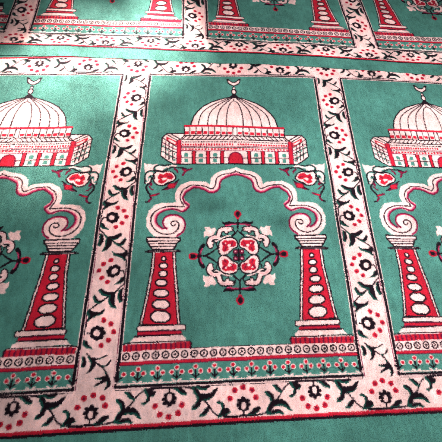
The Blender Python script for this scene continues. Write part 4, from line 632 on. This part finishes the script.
def plain(name, col, rough=.9):
    mt = bpy.data.materials.new(name); mt.use_nodes = True; nt = mt.node_tree; b = nt.nodes['Principled BSDF']
    b.inputs['Roughness'].default_value = rough
    n1 = nt.nodes.new('ShaderNodeTexNoise'); n1.inputs['Scale'].default_value = 60; n1.inputs['Detail'].default_value = 5
    cr_ = nt.nodes.new('ShaderNodeValToRGB'); cr_.color_ramp.elements[0].color = (*[c*.8 for c in col], 1); cr_.color_ramp.elements[1].color = (*[c*1.15 for c in col], 1)
    nt.links.new(n1.outputs['Fac'], cr_.inputs[0]); nt.links.new(cr_.outputs[0], b.inputs['Base Color']); return mt
WOOL = wool('wool_pile'); JUTE = plain('jute_backing', (.32, .25, .16)); STONE = plain('floor_stone', (.4, .38, .34), .6)

# ------------------------------------------------------------------ pile
STEP, NBL, PILE = 2.0, 3, 9.0
def raster_at(p):
    i = np.clip(((p[:, 0]-U0)/RES).astype(int), 0, NU-1); j = np.clip(((p[:, 1]-V0)/RES).astype(int), 0, NV-1)
    return COL[j, i], PID[j, i]
def yarn_at(p):      # the dye of a knot: neighbouring yarns mingle a little at an outline
    acc = 0
    for du, dv, wt in ((0, 0, .36), (1.0, 0, .16), (-1.0, 0, .16), (0, 1.0, .16), (0, -1.0, .16)):
        acc = acc+wt*np.sqrt(YARN[raster_at(p+[du, dv])[0]])
    return acc**2
def make_mesh(name, verts, quads, cols, parent, mat):
    me = bpy.data.meshes.new(name); nv, nq = len(verts), len(quads)
    me.vertices.add(nv); me.vertices.foreach_set('co', (verts*MM).astype(np.float32).ravel())
    me.loops.add(nq*4); me.loops.foreach_set('vertex_index', quads.astype(np.int32).ravel())
    me.polygons.add(nq); me.polygons.foreach_set('loop_start', np.arange(0, nq*4, 4, dtype=np.int32))
    try: me.polygons.foreach_set('loop_total', np.full(nq, 4, np.int32))
    except Exception: pass
    if cols is not None:
        a = me.attributes.new('yarn', 'FLOAT_COLOR', 'POINT')
        a.data.foreach_set('color', np.c_[cols, np.ones(nv)].astype(np.float32).ravel())
    me.update(calc_edges=True); me.materials.append(mat)
    o = bpy.data.objects.new(name, me); scene.collection.objects.link(o); o.parent = parent
    return o

# blotches of shade on brushed pile, painted into the yarn colour: x, y, half sizes, depth
PILE_SHADE = [(-70, 462, 34, 22, .34), (-40, 470, 20, 14, .2), (120, 415, 26, 24, .34), (-370, 745, 60, 45, .12), (-480, 880, 26, 20, .25), (30, 250, 60, 30, .10), (620, 760, 60, 40, .12)]
def in_view_band(g):     # the piece of floor the carpets are built on: a little more than the photograph shows
    t = (g[:, 1]+140)/1480
    return (g[:, 1] > -140) & (g[:, 1] < 1380) & (g[:, 0] > -540-300*t) & (g[:, 0] < 460+400*t)

def weave(root, mapping, inside, zbase, kinds):
    ys, xs = np.arange(-140, 1380, STEP), np.arange(-860, 880, STEP)
    X, Y = np.meshgrid(xs, ys); ny, nx = X.shape
    g = np.c_[X.ravel(), Y.ravel()]+rng.normal(0, .2, (nx*ny, 2))
    ok = in_view_band(g) & inside(g)
    pm = mapping(g); 
    c, pid = raster_at(pm)
    z = zbase+swell(g)
    # fluff of the yarn: brightness per knot and slow streaks along the weft
    br = rng.normal(1, .045, nx*ny)*(1+.10*(vnoise(g[:, 0], g[:, 1]*3, 26, 8)-.5)+.16*(vnoise(g[:, 0]*2, g[:, 1], 13, 9)-.5))
    br *= 1+.26*(vnoise(g[:, 0], g[:, 1], 95, 41)-.5)+.14*(vnoise(g[:, 0]*.8+g[:, 1]*.6, g[:, 1]*.3, 17, 42)-.5)
    br *= 1+.16*(vnoise(g[:, 0]*2.6, g[:, 1]*.5, 14, 51)-.5)+.12*(vnoise(g[:, 0]*3, g[:, 1]*1.2, 12, 52)-.5)
    for x, y, rx, ry, a_ in PILE_SHADE: br *= 1-a_*np.exp(-(((g[:, 0]-x)/rx)**2+((g[:, 1]-y)/ry)**2)**1.5)
    hue = rng.normal(0, .02, nx*ny)
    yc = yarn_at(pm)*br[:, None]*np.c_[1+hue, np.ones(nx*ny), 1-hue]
    # ground cloth of the pile, one quad per knot
    corner = np.arange((ny)*(nx)).reshape(ny, nx)
    okq = ok.reshape(ny, nx)
    groups = {}
    sel = np.nonzero(ok)[0]; order = np.argsort(pid[sel], kind='stable'); sel = sel[order]
    ps = pid[sel]; cuts = np.nonzero(np.diff(ps))[0]+1
    lean0 = .6*np.c_[vnoise(g[:, 0], g[:, 1], 120, 21)-.5, vnoise(g[:, 0], g[:, 1], 90, 22)-.5]+.4*np.c_[vnoise(g[:, 0], g[:, 1], 24, 23)-.5, vnoise(g[:, 0], g[:, 1], 24, 24)-.5]+[0.03, -.22]
    sw = vnoise(g[:, 0]*.9+g[:, 1]*.5, g[:, 1]*.8-g[:, 0]*.3, 75, 71); sw = np.clip((sw-.42)/.12, 0, 1); sw = sw*sw*(3-2*sw)
    lean0 = lean0+np.c_[.15*(sw-.5), .36*(sw-.5)]
    made = {}
    for idx in np.split(sel, cuts):
        if len(idx) == 0: continue
        n = len(idx); G2 = g[idx]; Z = z[idx]; C3 = yc[idx]
        # base quads
        h2 = STEP*.62
        q = np.array([(-h2, -h2), (h2, -h2), (h2, h2), (-h2, h2)])
        bv = np.empty((n, 4, 3)); bv[:, :, :2] = (np.c_[X.ravel(), Y.ravel()][idx])[:, None, :]+q[None]; bv[:, :, 2] = (Z+PILE-1.9)[:, None]+rng.normal(0, .15, (n, 1))
        # blades
        m_ = n*NBL
        root_xy = np.repeat(G2, NBL, 0)+rng.uniform(-.85, .85, (m_, 2))
        ang = rng.uniform(0, 2*np.pi, m_); wd = rng.uniform(.38, .62, m_)
        wx, wy = np.cos(ang)*wd, np.sin(ang)*wd
        ln = np.repeat(lean0[idx], NBL, 0)+rng.normal(0, .16, (m_, 2))
        hgt = rng.uniform(3.1, 3.9, m_)
        zz = np.repeat(Z, NBL)+PILE-4.6
        tip = root_xy+ln*hgt[:, None]
        v = np.empty((m_, 4, 3))
        v[:, 0, 0] = root_xy[:, 0]-wx; v[:, 0, 1] = root_xy[:, 1]-wy; v[:, 1, 0] = root_xy[:, 0]+wx; v[:, 1, 1] = root_xy[:, 1]+wy
        v[:, 2, 0] = tip[:, 0]+wx*.75; v[:, 2, 1] = tip[:, 1]+wy*.75; v[:, 3, 0] = tip[:, 0]-wx*.75; v[:, 3, 1] = tip[:, 1]-wy*.75
        v[:, 0, 2] = v[:, 1, 2] = zz; v[:, 2, 2] = v[:, 3, 2] = zz+hgt
        bc = np.repeat(C3, NBL, 0)*rng.normal(1, .05, (m_, 1))
        verts = np.vstack([bv.reshape(-1, 3), v.reshape(-1, 3)])
        cols = np.vstack([np.repeat(C3, 4, 0), np.repeat(bc, 4, 0)])
        quads = np.arange(len(verts)).reshape(-1, 4)
        made[KEYS[pid[idx[0]]]] = (verts, quads, cols)
    # link: thing > part > sub-part
    objs = {}
    def top(k, name): 
        if k in made: objs[k] = make_mesh(name, *made[k], root, WOOL)
    top(('border',), 'border'); top(('edge_stripe',), 'edge_stripe'); top(('green_margin',), 'green_margin')
    for k in made:
        if k[0] == 'prayer_panel': top(k, 'prayer_panel')
    for k in made:
        if k in objs: continue
        if k[0] in ('blossom', 'leaf_spray'): par = objs.get(('border',))
        else:
            par = objs.get(('prayer_panel', k[1])) 
        if par is None: par = root
        if len(made[k][1]) < 60: par = par
        make_mesh(k[0], *made[k], par, WOOL)
    # backing slab under the pile
    return objs

def seam(g): return far_map(g)[:, 1]+93+2.2*(vnoise(g[:, 0], g[:, 0]*0, 38, 31)-.5)+1.6*(vnoise(g[:, 0], g[:, 0]*0, 9, 32)-.5)
def root_at(name, label, x, y):
    o = bpy.data.objects.new(name, None); scene.collection.objects.link(o)
    o['label'] = label; o['category'] = 'carpet'; o['group'] = 'rows of prayer carpet laid edge to edge'
    return o
near = root_at('prayer_carpet', 'front green prayer carpet row showing domes, scalloped arches and pillars above its flower band', 0, 0)
far = root_at('prayer_carpet', 'rear green prayer carpet row beyond the seam, only pillar feet and lower border in view', 0, 0)
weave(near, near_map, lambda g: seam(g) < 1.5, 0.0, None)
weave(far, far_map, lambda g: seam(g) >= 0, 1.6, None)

def slab(name, pts, z0, z1, mat, parent=None):
    n = len(pts); v = [(x*MM, y*MM, z0*MM) for x, y in pts]+[(x*MM, y*MM, z1*MM) for x, y in pts]
    f = [tuple(range(n))[::-1], tuple(range(n, 2*n))]+[(i, (i+1) % n, n+(i+1) % n, n+i) for i in range(n)]
    me = bpy.data.meshes.new(name); me.from_pydata(v, [], f); me.materials.append(mat)
    o = bpy.data.objects.new(name, me); scene.collection.objects.link(o); o.parent = parent; return o
# seam line on the floor
sx = np.arange(-820, 861, 20.0); sy_ = []
for x in sx:
    yy = np.linspace(850, 1150, 301); s_ = far_map(np.c_[np.full(301, x), yy])[:, 1]+93; sy_.append(float(np.interp(0, s_, yy)))
def side(x0y0, x1y1): return [x0y0, x1y1]
slab('backing', [(-538, -140), (458, -140)]+[(x, y-1) for x, y in reversed(list(zip(sx, sy_))) if -760 < x < 790], 0.3, 2.2, JUTE, near)
slab('backing', [(x, y+1) for x, y in zip(sx, sy_) if -760 < x < 790]+[(860, 1378), (-840, 1378)], 0.3, 3.6, JUTE, far)
fl = slab('floor', [(-4000, -3000), (4000, -3000), (4000, 6000), (-4000, 6000)], -40, -4, STONE); fl['kind'] = 'structure'
